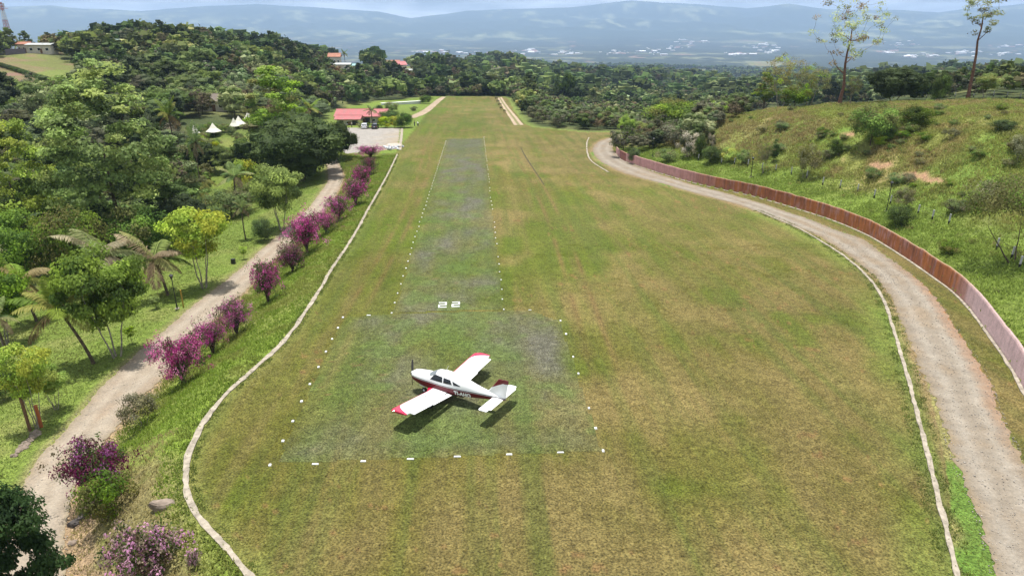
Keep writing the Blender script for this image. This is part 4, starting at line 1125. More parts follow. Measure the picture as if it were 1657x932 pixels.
def blobq(c, rad, flat, rs, sub=2):
    """a lumpy cube-sphere of loose quads"""
    g = np.linspace(-1, 1, sub + 1); out = []
    for ax in range(3):
        for sg in (-1, 1):
            for i in range(sub):
                for j in range(sub):
                    P4 = []
                    for a_, b_ in ((i, j), (i + 1, j), (i + 1, j + 1), (i, j + 1)):
                        p = np.zeros(3); p[ax] = sg; p[(ax + 1) % 3] = g[a_]; p[(ax + 2) % 3] = g[b_] * sg; P4.append(p)
                    out.append(P4)
    q = np.array(out); q /= np.linalg.norm(q, axis=-1, keepdims=True); ph = rs.uniform(0, 6, 3)
    k_ = 1 + .30 * np.sin(q[..., 0] * 3.1 + ph[0]) * np.sin(q[..., 1] * 2.7 + ph[1]) + .15 * np.sin(q[..., 2] * 4 + ph[2])
    q = q * k_[..., None] * rad; q[..., 2] *= flat
    return q + np.array(c)
def make_tree(name, seed, H, W, th, ncl, nl, leaf, cr, cols, shape='round', bark='bark', clump=.17, trunks=1, lean=0., tr=None, flat=.75, limb_vis=1.0, upl=.5, core=0.):
    """returns (trunk mesh, crown mesh). H height, W crown width, th height where the crown starts, cr thickness jitter"""
    rs = np.random.default_rng(seed)
    cH = H - th; cz = th + cH * .5; C_ = []
    while len(C_) < ncl:
        q = rs.uniform(-1, 1, 3); d = np.linalg.norm(q)
        if d > 1 or d < (.42 if shape != 'sparse' else .15): continue
        if shape == 'umbrella' and q[2] < -.15: continue
        if shape == 'pear' and np.hypot(q[0], q[1]) > .40 + .62 * (1 - q[2]) / 2: continue
        if shape == 'column': q[:2] *= (1 - .35 * max(q[2], 0))
        if shape == 'vase' and np.hypot(q[0], q[1]) > .45 + .5 * (q[2] + 1) / 2: continue
        if shape == 'cone' and np.hypot(q[0], q[1]) > (1 - q[2]) / 1.7 + .05: continue
        wob = .78 + .44 * rs.random()
        C_.append((q[0] * W / 2 * wob * .88, q[1] * W / 2 * wob * .88, cz + q[2] * cH * .5 * (.85 + .2 * rs.random()) * .9))
    C_ = np.array(C_); C_[:, 0] += lean * H * .8
    mb = MB(); tr = tr or max(.06, H * .018)
    nodes = []
    for t in range(trunks):
        a = 2 * math.pi * t / trunks + rs.random(); sp = 0 if trunks == 1 else W * .10
        top = np.array([lean * H + sp * math.cos(a) * 2.2, sp * math.sin(a) * 2.2, th + cH * (.45 if shape != 'umbrella' else .25)])
        base = np.array([sp * .25 * math.cos(a), sp * .25 * math.sin(a), -.35])
        pts = []; k_ = 7
        for i in range(k_ + 1):
            u = i / k_; p = base * (1 - u) + top * u; p[:2] += rs.normal(0, .006 * H, 2) * math.sin(u * 3.1); pts.append(p)
        r0 = tr / math.sqrt(trunks)
        mb.tube(pts, [r0 * (1.35 if i == 0 else 1 - .72 * i / k_) for i in range(k_ + 1)], 7, cap=False)
        nodes += [(pts[i], r0 * (1 - .72 * i / k_)) for i in range(3, k_ + 1)]
    order = np.argsort(np.linalg.norm(C_ - np.array([lean * H * .6, 0, th + cH * .2]), axis=1))
    for i in order:
        c = C_[i]
        cand = [(np.linalg.norm(c - n[0]) + (3 if n[0][2] > c[2] else 0), n) for n in nodes]
        d, (p0, r0) = min(cand, key=lambda q: q[0]); p0 = np.array(p0)
        mid = (p0 + c) / 2 + rs.normal(0, .06 * d, 3) + np.array([0, 0, -.05 * d])
        r1 = max(r0 * .55, .018); r2 = max(.3 * r0, .012)
        mb.tube([p0, mid, c], [r1, (r1 + r2) / 2, r2], 5, cap=False); nodes += [(mid, (r1 + r2) / 2), (c, r2)]
    Vs, Fs, Cs = [], [], []; off = 0; cols = [np.array(c) for c in cols]; lumps = []
    for i, c in enumerate(C_):
        rad = W * clump * rs.uniform(.7, 1.3); n = max(6, int(nl / ncl * rs.uniform(.7, 1.3)))
        V, F_ = leaf_cloud(c, rad, n, leaf, rs, flat=flat, up=upl, core=np.array([0, 0, th + cH * .35]))
        base = cols[rs.integers(len(cols))] * rs.uniform(.78, 1.25)
        # tips of a clump carry the younger, paler leaves
        k_ = rs.uniform(.75, 1.3, n)[:, None]
        Cc = np.repeat(base * k_, 4, axis=0)
        Vs.append(V); Fs.append(F_ + off); Cs.append(Cc); off += len(V); lumps.append((c, rad, base))
        if core:
            q = blobq(c, rad * core, flat, rs).reshape(-1, 3); Vs.append(q); Fs.append(np.arange(len(q)).reshape(-1, 4) + off); off += len(q); Cs.append(np.repeat(base * .9 * rs.uniform(.85, 1.15, len(q) // 4)[:, None], 4, axis=0))
    tm = bpy.data.meshes.new(name + '_trunk'); tm.from_pydata(mb.v, [], mb.f); tm.materials.append(M[bark]); tm.polygons.foreach_set('use_smooth', [True] * len(mb.f))
    cm = mesh_np(name + '_crown', np.vstack(Vs), np.vstack(Fs), M['leaf'], np.vstack(Cs))
    return dict(trunk=tm, crown=cm, H=H, W=W, lumps=lumps, flat=flat)
G = dict(dark=[(.030,.052,.016), (.040,.066,.018), (.024,.042,.014)], mid=[(.060,.100,.022), (.075,.120,.026), (.045,.080,.020)],
         light=[(.105,.165,.030), (.085,.140,.026), (.130,.185,.040)], olive=[(.085,.095,.038), (.105,.110,.050), (.070,.080,.034)],
         grey=[(.105,.115,.075), (.125,.125,.085), (.085,.095,.060)], brown=[(.120,.095,.055), (.095,.085,.045), (.14,.11,.07)],
         yellow=[(.22,.24,.035), (.16,.20,.035), (.26,.25,.05)], pale=[(.135,.175,.075), (.110,.150,.060), (.165,.195,.095)])
for k_ in G: G[k_] = [tuple(np.array(c) * (2.0 if k_ == 'dark' else 2.7 if k_ == 'mid' else 2.6 if k_ in ('light', 'pale') else 1.9) * np.array((1.12, 1.0, .80))) for c in G[k_]]
T = {}
T['feather'] = make_tree('tall_tree', 1, 24, 17, 5, 170, 17000, .40, 0, G['light'][:2] + G['mid'][:2] + G['dark'][:1] + [(.38,.46,.07), (.30,.38,.06)], 'pear', clump=.070, flat=.55, upl=.35, tr=.30)
T['mango'] = make_tree('dense_tree', 2, 10, 13, 1.2, 90, 22000, .30, 0, G['dark'], 'round', clump=.13, trunks=2, core=.6)
T['leafy'] = make_tree('garden_tree', 3, 8, 7.5, 2.2, 60, 15000, .26, 0, G['mid'] + G['light'][:1], 'round', clump=.14, trunks=3, bark='bark_pale', flat=.55)
T['vase'] = make_tree('vase_tree', 4, 7.5, 6.5, 2.8, 46, 8000, .24, 0, G['yellow'][1:2] + G['light'], 'vase', clump=.14, trunks=4, bark='bark_pale', flat=.55)
T['tallpale'] = make_tree('slender_tree', 5, 20, 11, 4.5, 110, 12500, .34, 0, G['pale'][1:2] + G['mid'] + G['olive'][:1] + G['light'][:1], 'pear', clump=.085, trunks=1, flat=.6)
T['bushy'] = make_tree('bushy_tree', 6, 7, 7, .8, 50, 9000, .24, 0, G['mid'] + G['olive'][:1], 'round', clump=.16)
T['bushdark'] = make_tree('dark_bush', 7, 4, 5.2, .3, 44, 9000, .17, 0, G['dark'] + G['mid'][2:], 'round', clump=.17, trunks=3)
T['shrub'] = make_tree('shrub', 8, 2.2, 2.8, .2, 26, 3200, .13, 0, G['mid'] + G['olive'], 'round', clump=.17, trunks=3, tr=.05)
T['shrubgrey'] = make_tree('grey_shrub', 9, 3.2, 4.0, .3, 30, 3600, .15, 0, G['grey'] + G['olive'], 'round', clump=.15, trunks=4, tr=.06, bark='bark_pale')
T['shrubyel'] = make_tree('yellow_shrub', 10, 2.2, 2.8, .2, 24, 3000, .15, 0, G['yellow'] + G['light'], 'round', clump=.17, trunks=3, tr=.05)
T['sparse'] = make_tree('sparse_tree', 11, 21, 13, 5.5, 80, 3000, .27, 0, G['pale'] + G['olive'][:1] + G['brown'][:1], 'sparse', bark='bark_red', clump=.065, tr=.30, flat=.7)
T['sparse2'] = make_tree('sparse_tree', 12, 19, 8, 9, 50, 2400, .26, 0, G['pale'] + G['grey'][:1], 'vase', bark='bark_red', clump=.08, tr=.26, lean=-.03, flat=.7)
T['bare'] = make_tree('thin_crowned_tree', 13, 12, 10, 2.5, 70, 4200, .24, 0, G['grey'] + G['olive'] + G['light'][:1], 'sparse', bark='bark_pale', clump=.10, trunks=2, tr=.20)
T['flower'] = make_tree('white_flowering_shrub', 14, 3.6, 4.2, .3, 40, 5000, .17, 0, [(.62,.56,.44), (.55,.50,.36), (.06,.09,.03), (.09,.11,.05)], 'round', clump=.13, trunks=3, tr=.06)
T['pale_shrub'] = make_tree('pale_shrub', 19, 3.6, 4.2, .3, 40, 5000, .17, 0, G['pale'] + G['light'][:1], 'round', clump=.13, trunks=3, tr=.06)
T['cypress'] = make_tree('conical_tree', 15, 14, 6.5, .6, 70, 6500, .34, 0, G['dark'], 'cone', clump=.17)
T['sapling'] = make_tree('sapling', 16, 3.2, 1.7, 1.2, 18, 900, .16, 0, G['mid'] + G['light'], 'round', clump=.2, tr=.04)
T['archtree'] = make_tree('arching_tree', 17, 7.5, 10, 1.8, 70, 9000, .20, 0, G['olive'] + G['mid'][:1] + G['grey'][:1], 'umbrella', clump=.12, trunks=2, lean=-.22, tr=.13)
T['near'] = make_tree('near_tree', 18, 9, 7, 1.5, 110, 26000, .20, 0, [(.045,.095,.018), (.065,.13,.022), (.030,.065,.016)], 'round', clump=.11, flat=.45, upl=.9, tr=.18)
# medium ones for the hillsides
MID = []
G2 = {k_: [tuple((np.array(c) * .80 + np.mean(c) * .20) * (.80 if k_ not in ('dark',) else .92)) for c in G[k_]] for k_ in G}
for i, (pal, shp, H, W, lf) in enumerate([('dark','round',10,9,.5), ('mid','round',9,8.5,.5), ('olive','round',8,8,.46), ('dark','umbrella',11,12,.5), ('grey','sparse',9,8,.42), ('mid','umbrella',9,11,.5),
                                          ('light','round',8,7,.46), ('brown','sparse',8,8,.42), ('dark','column',13,6,.5), ('olive','umbrella',8,9,.46), ('pale','round',10,9,.46), ('dark','round',8,9,.5)]):
    MID.append(make_tree('hillside_tree', 40 + i, H, W, 1.2, 34, 2600 if shp != 'sparse' else 1500, lf * .9, 0, G2[pal] + (G2['mid'][:1] if pal != 'brown' else G2['olive'][:1]), shp, clump=.185, core=.62 if shp != 'sparse' else .35))
MIDPAL = ['dark','mid','olive','spreading dark','grey','spreading green','bright green','brownish','columnar dark','spreading olive','pale','low dark']

def palm(name, seed, H, n, L, lean, cols, droop=1.0, r=.13):
    rs = np.random.default_rng(seed)
    mb = MB(); pts = []; k_ = 9
    for i in range(k_ + 1):
        u = i / k_; pts.append((lean * H * u ** 1.7, .06 * H * math.sin(2 * u), H * u - .3 * (1 - u)))
    mb.tube(pts, [r * (1.5 if i == 0 else 1.1 - .35 * i / k_) for i in range(k_ + 1)], 8)
    top = np.array(pts[-1]); V, F_, Cc = [], [], []
    for f in range(n):
        az = 2 * math.pi * f / n * 1.0 + rs.uniform(-.25, .25); el = math.radians(rs.choice([75, 55, 35, 15, -10]) + rs.uniform(-10, 10))
        ln = L * rs.uniform(.8, 1.1); col = np.array(cols[rs.integers(len(cols))]) * rs.uniform(.8, 1.2)
        if el < 0: col = np.array((.20, .15, .07)) * rs.uniform(.7, 1.1)
        p = top.copy(); d = np.array([math.cos(az) * math.cos(el), math.sin(az) * math.cos(el), math.sin(el)]); m = 26
        side0 = np.array([-math.sin(az), math.cos(az), 0])
        prev = p.copy()
        for i in range(m):
            u = i / m; d = d + np.array([0, 0, -.062 * droop * (.5 + u)]); d /= np.linalg.norm(d); q = p + d * ln / m
            b = len(V); w_ = .025 * (1 - u) + .006
            V += [p + side0 * w_, p - side0 * w_, q - side0 * w_, q + side0 * w_]; F_.append((b, b + 1, b + 2, b + 3)); Cc += [col * 1.5] * 4
            up = np.cross(d, side0); ll = ln * .27 * math.sin(min(1, (u + .12) * 1.0) * math.pi) ** .6 * rs.uniform(.85, 1.1)
            for sg in (-1, 1):
                for h_ in (0, .5):
                    o_ = p * (1 - h_) + q * h_
                    t = side0 * sg * .75 + d * .55 + np.array([0, 0, -.45 * droop]) + rs.normal(0, .07, 3); t /= np.linalg.norm(t)
                    wv = d * .045 * (L / 3.2); b = len(V); e = o_ + t * ll; mdp = o_ + t * ll * .5 + np.array([0, 0, .04])
                    V += [o_ - wv * .5, mdp - wv, e, mdp + wv]; F_.append((b, b + 1, b + 2, b + 3)); c2 = col * rs.uniform(.8, 1.2); Cc += [c2] * 4
            p = q
    tm = bpy.data.meshes.new(name + '_trunk'); tm.from_pydata(mb.v, [], mb.f); tm.materials.append(M['bark'])
    cm = mesh_np(name + '_fronds', np.array(V), np.array(F_), M['leaf'], np.array(Cc))
    return dict(trunk=tm, crown=cm, H=H + L * .5, W=2 * L * .8, part='fronds')
PG = [(.14,.22,.04), (.18,.25,.05), (.26,.27,.08), (.11,.18,.035)]
T['palm'] = palm('coconut_palm', 21, 5.5, 15, 3.9, .30, PG)
T['palm2'] = palm('coconut_palm', 22, 4.2, 16, 4.4, -.12, PG + [(.30,.24,.13)], 1.15)
T['palm3'] = palm('coconut_palm', 23, 6.5, 13, 3.0, .05, PG)
T['palmy'] = palm('young_palm', 24, 1.6, 11, 2.6, .0, [(.12,.17,.03), (.22,.22,.05), (.10,.14,.03)], .8, .09)

def bougain(name, seed, W, H, nl, cols, leaves=.25):
    """arching canes loaded with bracts, green and brown underneath"""
    rs = np.random.default_rng(seed); mb = MB(); V, Fq, Cc = [], [], []; off = 0; off2 = 0
    for c in range(30):
        az = rs.uniform(0, 2 * math.pi); R = W / 2 * rs.uniform(.35, 1.05); top = H * rs.uniform(.55, 1.0)
        pts = []
        for i in range(7):
            u = i / 6; pts.append(np.array([math.cos(az) * R * u ** 1.15, math.sin(az) * R * u ** 1.15, top * math.sin(min(1, u * 1.25) * math.pi / 2) - .34 * H * max(0, u - .6) ** 1.2 * 2]) + rs.normal(0, .04, 3))
        mb.tube(pts, [.045 - .005 * i for i in range(7)], 5, cap=False)
        for i in range(2, 7):
            for k_ in range(2):
                q = pts[i] + rs.normal(0, .12 * W, 3) * np.array([.6, .6, .35]); q[2] = max(q[2], .3)
                n = int(nl / 300 * rs.uniform(.6, 1.4)); v, f = leaf_cloud(q, .085 * W * rs.uniform(.8, 1.5), n, .105, rs, .8, .9, aspect=.8)
                isf = rs.random() > leaves + .30 * (q[2] < H * .40)
                base = np.array(cols[rs.integers(len(cols))]) if isf else np.array([(.10,.15,.035), (.13,.10,.05), (.07,.11,.03)][rs.integers(3)])
                cc = np.repeat(base * rs.uniform(.65, 1.3, n)[:, None], 4, axis=0); V.append(v); Fq.append(f + off); Cc.append(cc); off += len(v)
        # whips that stick out
        if c % 3 == 0:
            e = pts[-1] + np.array([math.cos(az), math.sin(az), .35]) * W * .13; mb.tube([pts[-2], pts[-1], e], [.012, .009, .004], 4, cap=False)
            v, f = leaf_cloud(e, .14, 10, .09, rs, .8, .2, aspect=.8); V.append(v); Fq.append(f + off); off += len(v); Cc.append(np.repeat(np.array(cols[0]) * rs.uniform(.7, 1.2, 10)[:, None], 4, axis=0))
    tm = bpy.data.meshes.new(name + '_canes'); tm.from_pydata(mb.v, [], mb.f); tm.materials.append(M['bark'])
    cm = mesh_np(name + '_flowers', np.vstack(V), np.vstack(Fq), M['flower'], np.vstack(Cc))
    return dict(trunk=tm, crown=cm, H=H, W=W, part='flowers', tpart='canes')
MAG = [(.50,.060,.30), (.62,.10,.38), (.36,.045,.20), (.68,.24,.46)]
T['boug'] = bougain('bougainvillea', 31, 4.0, 2.8, 9000, MAG, .40)
T['boug2'] = bougain('bougainvillea', 32, 3.6, 2.4, 7000, MAG[:3] + [(.26,.08,.13)], .50)
T['boug3'] = bougain('bougainvillea', 36, 4.6, 2.5, 7600, MAG + [(.50,.12,.22)], .46)
T['boug4'] = bougain('bougainvillea', 37, 3.8, 2.9, 6500, MAG, .55)
T['bougdark'] = bougain('bougainvillea', 33, 4.2, 2.4, 9000, [(.20,.03,.11), (.26,.05,.15), (.15,.03,.07), (.36,.12,.30)], .38)
T['bougpale'] = bougain('bougainvillea', 34, 3.2, 1.6, 6000, [(.72,.38,.56), (.66,.30,.52), (.50,.34,.34), (.36,.30,.20)], .35)
T['bougbrown'] = bougain('bougainvillea', 35, 3.4, 1.9, 5000, [(.24,.07,.12), (.20,.10,.08), (.28,.05,.17)], .55)

def plant(kind, p, h=None, w=None, rz=None, name='tree', label=None, cat='tree', group=None, parts=('trunk', 'crown'), single=False):
    t = T[kind] if isinstance(kind, str) else kind
    sz = (h / t['H']) if h else 1.0; sx = (w / t['W']) if w else sz
    rz = random.uniform(0, 6.28) if rz is None else rz
    root = empty(name, (p[0], p[1], p[2]), rz, (sx, sx, sz))
    a = link(t.get('tpart', parts[0]), t['trunk'], root); b = link(t.get('part', parts[1]), t['crown'], root)
    props(root, label, cat, group)
    return root
def plant_px(kind, bx, by, topy, wpx, **kw):
    """foot at a column and row of the photograph, height up to row topy, width in its pixels"""
    p = ground_at(bx, by); m = mpp(p)
    return plant(kind, p, height_to(p, topy), wpx * m, **kw)
def plant_r(kind, px, r, topy, wpx, **kw):
    p = spot(px, r); return plant(kind, p, height_to(p, topy), wpx * mpp(p), **kw)
def tree(kind, bx, by, topy, wpx, label, name='broadleaf_tree', cat='tree', **kw): return plant_px(kind, bx, by, topy, wpx, label=label, name=name, cat=cat, **kw)
def treer(kind, px, r, topy, wpx, label, name='broadleaf_tree', cat='tree', **kw): return plant_r(kind, px, r, topy, wpx, label=label, name=name, cat=cat, **kw)

# ------------------------------------------------------------------ the bougainvillea row on the left bank
B = 'bougainvillea_bush'
for kind, bx, by, ty, wp, lab in [
    ('boug', 297, 622, 541, 76, 'magenta bougainvillea with red tips leaning over the road, nearest of the upright row'),
    ('boug3', 345, 572, 515, 62, 'full magenta bougainvillea on the bank, second from the near end of the row'),
    ('boug4', 384, 542, 486, 58, 'magenta bougainvillea third from the near end, beside the pale stepping path'),
    ('boug2', 434, 489, 424, 56, 'compact two-tiered purple bougainvillea on dark stems standing alone on the bank'),
    ('bougbrown', 474, 440, 396, 56, 'thin brownish pink bougainvillea low on the bank below the largest one'),
    ('boug', 498, 410, 343, 70, 'largest bright magenta bougainvillea overhanging the lower road'),
    ('boug3', 528, 378, 340, 52, 'magenta bougainvillea touching the far side of the largest one'),
    ('boug4', 549, 358, 318, 48, 'rounded magenta bougainvillea in the middle of the far half of the row'),
    ('boug2', 576, 332, 291, 46, 'dusky magenta bougainvillea past the middle of the row'),
    ('boug2', 588, 308, 268, 40, 'dusky magenta bougainvillea next to the leaning stakes'),
    ('bougbrown', 598, 283, 255, 30, 'greyish faded bougainvillea behind the dusky ones near the parking lot'),
    ('boug', 600, 256, 235, 38, 'bright pink bougainvillea at the far end of the row by the stone pile'),
    ('bougdark', 168, 800, 716, 118, 'dark purple bougainvillea with dense green skirt beside the near bend of the road')]:
    tree(kind, bx, by, ty, wp, lab, B, 'bougainvillea')
tree('bougpale', 238, 935, 862, 120, 'pale pink bougainvillea sprawling on dry grass at the bottom edge', B, 'bougainvillea')
tree('bougpale', 316, 918, 894, 20, 'tiny pale pink bougainvillea sprig right of the sprawling one', B, 'bougainvillea')
tree('shrub', 178, 838, 765, 88, 'dense green shrub growing under the dark purple bougainvillea', 'shrub', 'shrub')
tree('shrubgrey', 232, 688, 634, 72, 'small olive green bush between the lower road and the bank', 'shrub', 'shrub')

# ------------------------------------------------------------------ garden on the left
tree('leafy', 190, 578, 397, 135, 'bright green round tree with several pale trunks by the lower road')
tree('vase', 330, 466, 333, 112, 'yellow green vase-shaped tree throwing its shadow on the lower road')
treer('feather', 205, 112, 88, 262, 'tallest airy tree with feathery light green crown rising left of centre', 'tall_tree')
treer('feather', 60, 118, 165, 190, 'broad airy tree at the left edge behind the garden palms', 'tall_tree')
treer('tallpale', 290, 120, 205, 130, 'green airy tree pressed against the right side of the tallest one', 'tall_tree')
treer('tallpale', 455, 165, 94, 130, 'tall pale green tree with one straight trunk behind the dark dense tree', 'tall_tree')
treer('mango', 488, 145, 186, 165, 'very dark dense broad tree beside the lower road bend')
treer('mango', 548, 158, 196, 60, 'dark green rounded tree right against the parking lot')
tree('leafy', 456, 372, 262, 84, 'dark trunked tree with light top leaves beside the road below the dense tree')
tree('bushdark', 428, 390, 352, 40, 'small round dark bush on the lawn near the road')
treer('leafy', 15, 80, 412, 110, 'bright green tree cut by the left edge above the palm')
treer('leafy', 40, 100, 340, 120, 'mid green tree at the left edge above the bright one')
treer('bushy', 130, 96, 330, 110, 'dull green bushy tree below the tallest airy tree')
treer('bushy', 235, 104, 330, 100, 'brownish green bushy tree at the foot of the tallest one')
treer('mango', 300, 112, 315, 90, 'dark bushy tree right of the feet of the tallest one')
treer('bushy', 375, 122, 305, 80, 'grey green spreading bush above the yellow vase-shaped tree')
treer('bushy', 420, 135, 290, 60, 'green bushy tree between the lawn and the dense dark tree')
treer('shrubyel', 405, 140, 255, 50, 'yellow green shrub left of the dense dark tree', 'shrub', 'shrub')
tree('vase', 62, 692, 555, 90, 'small yellow green tree with dark trunk near the wooden post')
tree('vase', 92, 662, 590, 64, 'thin young tree leaning beside the lower road')
treer('bushdark', 12, 62, 595, 46, 'dark low bush at the left edge on the lawn', 'shrub', 'shrub')
tree('sapling', 214, 556, 525, 20, 'bare sapling on the lawn right of the pale trunked tree', 'sapling', 'sapling')
tree('sapling', 253, 500, 478, 22, 'little spiky plant on a soil ring on the lawn', 'sapling', 'sapling')
tree('sapling', 395, 420, 398, 16, 'small sapling on the lawn by the black box', 'sapling', 'sapling')
tree('bushdark', 120, 470, 425, 60, 'dark bush in the palm thicket', 'shrub', 'shrub')
d_ = ray(-14, 846); q_ = np.array([0, 0, CAMH]) + d_ * 27.5; g_ = float(terrain(q_[:1], q_[1:2])[0])
plant('near', (q_[0], q_[1], g_), q_[2] - g_ + 2.4, 4.5, name='broadleaf_tree', label='dark near tree with layered branches cut by the bottom left corner', cat='tree')
for kind, bx, by, ty, wp, lab in [
    ('palm', 152, 588, 462, 120, 'coconut palm with curved leaning trunk in front of the bright green tree'),
    ('palm2', 185, 470, 372, 140, 'wide coconut palm rising right behind the bright green tree'),
    ('palm2', 272, 478, 384, 120, 'coconut palm with drying yellow fronds beside the black lamp post'),
    ('palm3', 24, 600, 492, 60, 'coconut palm at the left edge above the young trees'),
    ('palm2', 60, 520, 415, 110, 'coconut palm with long arching fronds near the left edge'),
    ('palm3', 385, 345, 272, 60, 'coconut palm with drooping pale fronds above the lawn'),
    ('palm3', 398, 388, 325, 36, 'slender palm with upright spear leaf at the lawn edge')]:
    tree(kind, bx, by, ty, wp, lab, 'coconut_palm', 'palm', rz=math.pi if kind == 'palm' else None)
for kind, px, r, ty, wp, lab in [
    ('palm3', 327, 150, 208, 40, 'palm left of the white canopies'), ('palmy', 332, 128, 258, 44, 'small yellow leaved palm on the slope below the canopies'),
    ('palm3', 510, 200, 163, 44, 'feathery palm behind the dark dense tree'), ('palmy', 300, 125, 300, 40, 'young palm in the thicket under the tallest tree'),
    ('palm3', 285, 175, 165, 46, 'pale tufted palm right of the tallest tree')]:
    treer(kind, px, r, ty, wp, lab, 'coconut_palm', 'palm')
tree('palm3', 605, 207, 172, 26, 'single palm standing before the red roofed building', 'coconut_palm', 'palm')
tree('palmy', 597, 208, 196, 20, 'low bushy palm beside the white car', 'coconut_palm', 'palm')
treer('palm2', 42, 425, 62, 26, 'dark palm on the left skyline beside the lattice tower', 'coconut_palm', 'palm')
treer('palm3', 560, 560, 82, 14, 'palm on the ridge by the orange roofed house', 'coconut_palm', 'palm')

# ------------------------------------------------------------------ round the parking lot and the strip's edges
for kind, bx, by, ty, wp, lab in [
    ('shrubyel', 625, 207, 188, 30, 'yellow leaved shrub right of the parked cars'), ('shrubyel', 640, 207, 186, 26, 'second yellow leaved shrub right of the parked cars'),
    ('bushdark', 653, 207, 183, 34, 'dark clipped shrub at the corner of the parking lot'), ('bushdark', 632, 200, 178, 40, 'dark green bush behind the yellow shrubs'),
    ('shrubyel', 583, 208, 195, 14, 'small yellow shrub left of the white car'),
    ('bushdark', 614, 182, 170, 14, 'small round tree in the meadow behind the red roof'), ('bushy', 634, 182, 164, 24, 'grey green tree in the meadow behind the red roof'),
    ('bushdark', 688, 168, 154, 22, 'green bush at the end of the white low cover'), ('shrub', 670, 180, 172, 14, 'low green weeds in the meadow beside the dirt track')]:
    tree(kind, bx, by, ty, wp, lab, 'shrub', 'shrub')
for i, px in enumerate(range(742, 850, 8)):
    plant_r('bushdark', px, 402 + (i % 3) * 3, 147 + (i % 2) * 1.5, 13, label='round green shrub in the clipped hedge row beyond the far end of the strip', name='hedge_shrub', cat='shrub', group='hedge shrubs at the far end of the strip')
for i, (bx, by) in enumerate([(803,162),(805,167),(808,172),(811,178),(816,183)]):
    plant_px('shrubgrey', bx, by, by - 6, 7, label='small brownish shrub between the strip and the right far track', name='shrub', cat='shrub', group='small shrubs between strip and right track')

# ------------------------------------------------------------------ right side: hill, crest and wall planting
treer('sparse', 1358, 160, -42, 128, 'tall reddish trunked tree with thin spreading crown on the hill crest', 'tall_tree')
treer('sparse2', 1563, 160, -35, 92, 'tall leaning tree with narrow thin crown, right end of the crest', 'tall_tree', rz=0.)
treer('bare', 1375, 164, 118, 40, 'half bare little tree behind the tall reddish trunk')
treer('mango', 1444, 163, 107, 88, 'dense dark dome shaped tree on the crest between the two tall ones')
treer('bushdark', 1515, 166, 117, 32, 'small dark rounded tree on the crest left of the leaning tall tree')
treer('vase', 1590, 165, 118, 44, 'light green shrubby tree right of the leaning tall tree')
treer('bare', 1262, 176, 80, 76, 'airy many stemmed tree left of the tall reddish trunk')
treer('bare', 1308, 174, 98, 60, 'thin stemmed tree pair partner beside the airy one')
treer('tallpale', 1235, 180, 112, 46, 'leafy green tree at the left foot of the airy many stemmed one')
treer('bushy', 1285, 170, 138, 50, 'low green bush under the airy trees')
treer('bushy', 1093, 186, 160, 100, 'big rounded olive bush where the hill meets the wooded slope')
treer('pale_shrub', 1163, 176, 160, 36, 'pale leaved shrub on the left shoulder of the hill', 'shrub', 'shrub')
treer('bushdark', 1183, 178, 164, 34, 'dark twiggy bush beside the pale leaved shrub', 'shrub', 'shrub')
tree('flower', 1113, 255, 211, 46, 'shrub covered in cream white blossom behind the wall', 'flowering_shrub', 'shrub')
tree('flower', 1148, 248, 215, 18, 'small cream blossom sprig right of the white flowering shrub', 'flowering_shrub', 'shrub')
tree('bushdark', 1133, 256, 220, 24, 'dark crowned bush touching the white flowering shrub', 'shrub', 'shrub')
tree('leafy', 1013, 240, 185, 30, 'small dark topped tree at the road bend by the wall end')
tree('vase', 1034, 232, 196, 32, 'yellow green young tree behind the wall end')
tree('shrub', 1000, 246, 214, 28, 'leafy shrub on the end of the wall', 'shrub', 'shrub')
tree('shrubgrey', 1056, 240, 211, 52, 'grey green spreading shrub behind the first lamp post', 'shrub', 'shrub')
tree('bushdark', 1024, 262, 240, 24, 'blue green leafy plant leaning on the far wall', 'shrub', 'shrub')
tree('shrub', 1078, 262, 240, 36, 'reddish green shrub behind the wall near the first lamp', 'shrub', 'shrub')
tree('bushdark', 1153, 264, 236, 40, 'round green bush behind the pink wall', 'shrub', 'shrub')
tree('shrubyel', 1178, 264, 238, 30, 'yellow green bush right of the round green one', 'shrub', 'shrub')
tree('shrub', 1203, 266, 242, 26, 'light green bush near the second lamp post', 'shrub', 'shrub')
tree('bare', 1234, 281, 225, 34, 'pale slender small tree right of the second lamp post')
tree('cypress', 1252, 262, 216, 16, 'narrow dark green upright shrub on the lower hill', 'shrub', 'shrub')
tree('shrubgrey', 1302, 290, 232, 48, 'grey brown twiggy bush above the fence posts', 'shrub', 'shrub')
tree('bushdark', 1350, 252, 225, 24, 'dark bush at the edge of the bare soil', 'shrub', 'shrub')
tree('bushy', 1408, 236, 165, 74, 'large dark green bush at the centre of the hill')
tree('shrubyel', 1425, 236, 219, 30, 'bright yellow green shrub at the foot of the large dark bush', 'shrub', 'shrub')
tree('bushdark', 1478, 205, 172, 60, 'wide dark bush on the upper middle of the hill', 'shrub', 'shrub')
tree('bushdark', 1625, 212, 194, 40, 'dark hollow bush on the right part of the hill', 'shrub', 'shrub')
tree('shrubgrey', 1650, 262, 215, 54, 'pale grey green bush at the right edge of the hill', 'shrub', 'shrub')
tree('shrub', 1410, 290, 270, 30, 'green bush below the bare soil scar', 'shrub', 'shrub')
tree('bushdark', 1452, 366, 331, 46, 'dark glossy round bush right of the third lamp post', 'shrub', 'shrub')
tree('shrubgrey', 1462, 340, 302, 38, 'dull twiggy bush behind the dark glossy one', 'shrub', 'shrub')
tree('shrub', 1532, 412, 386, 36, 'small light green bush close behind the rust brown wall', 'shrub', 'shrub')
tree('archtree', 1640, 424, 286, 150, 'spreading olive tree with arching trunk at the right edge', rz=0.)
tree('shrub', 1548, 345, 322, 46, 'low olive bush beside the fence at the right', 'shrub', 'shrub')

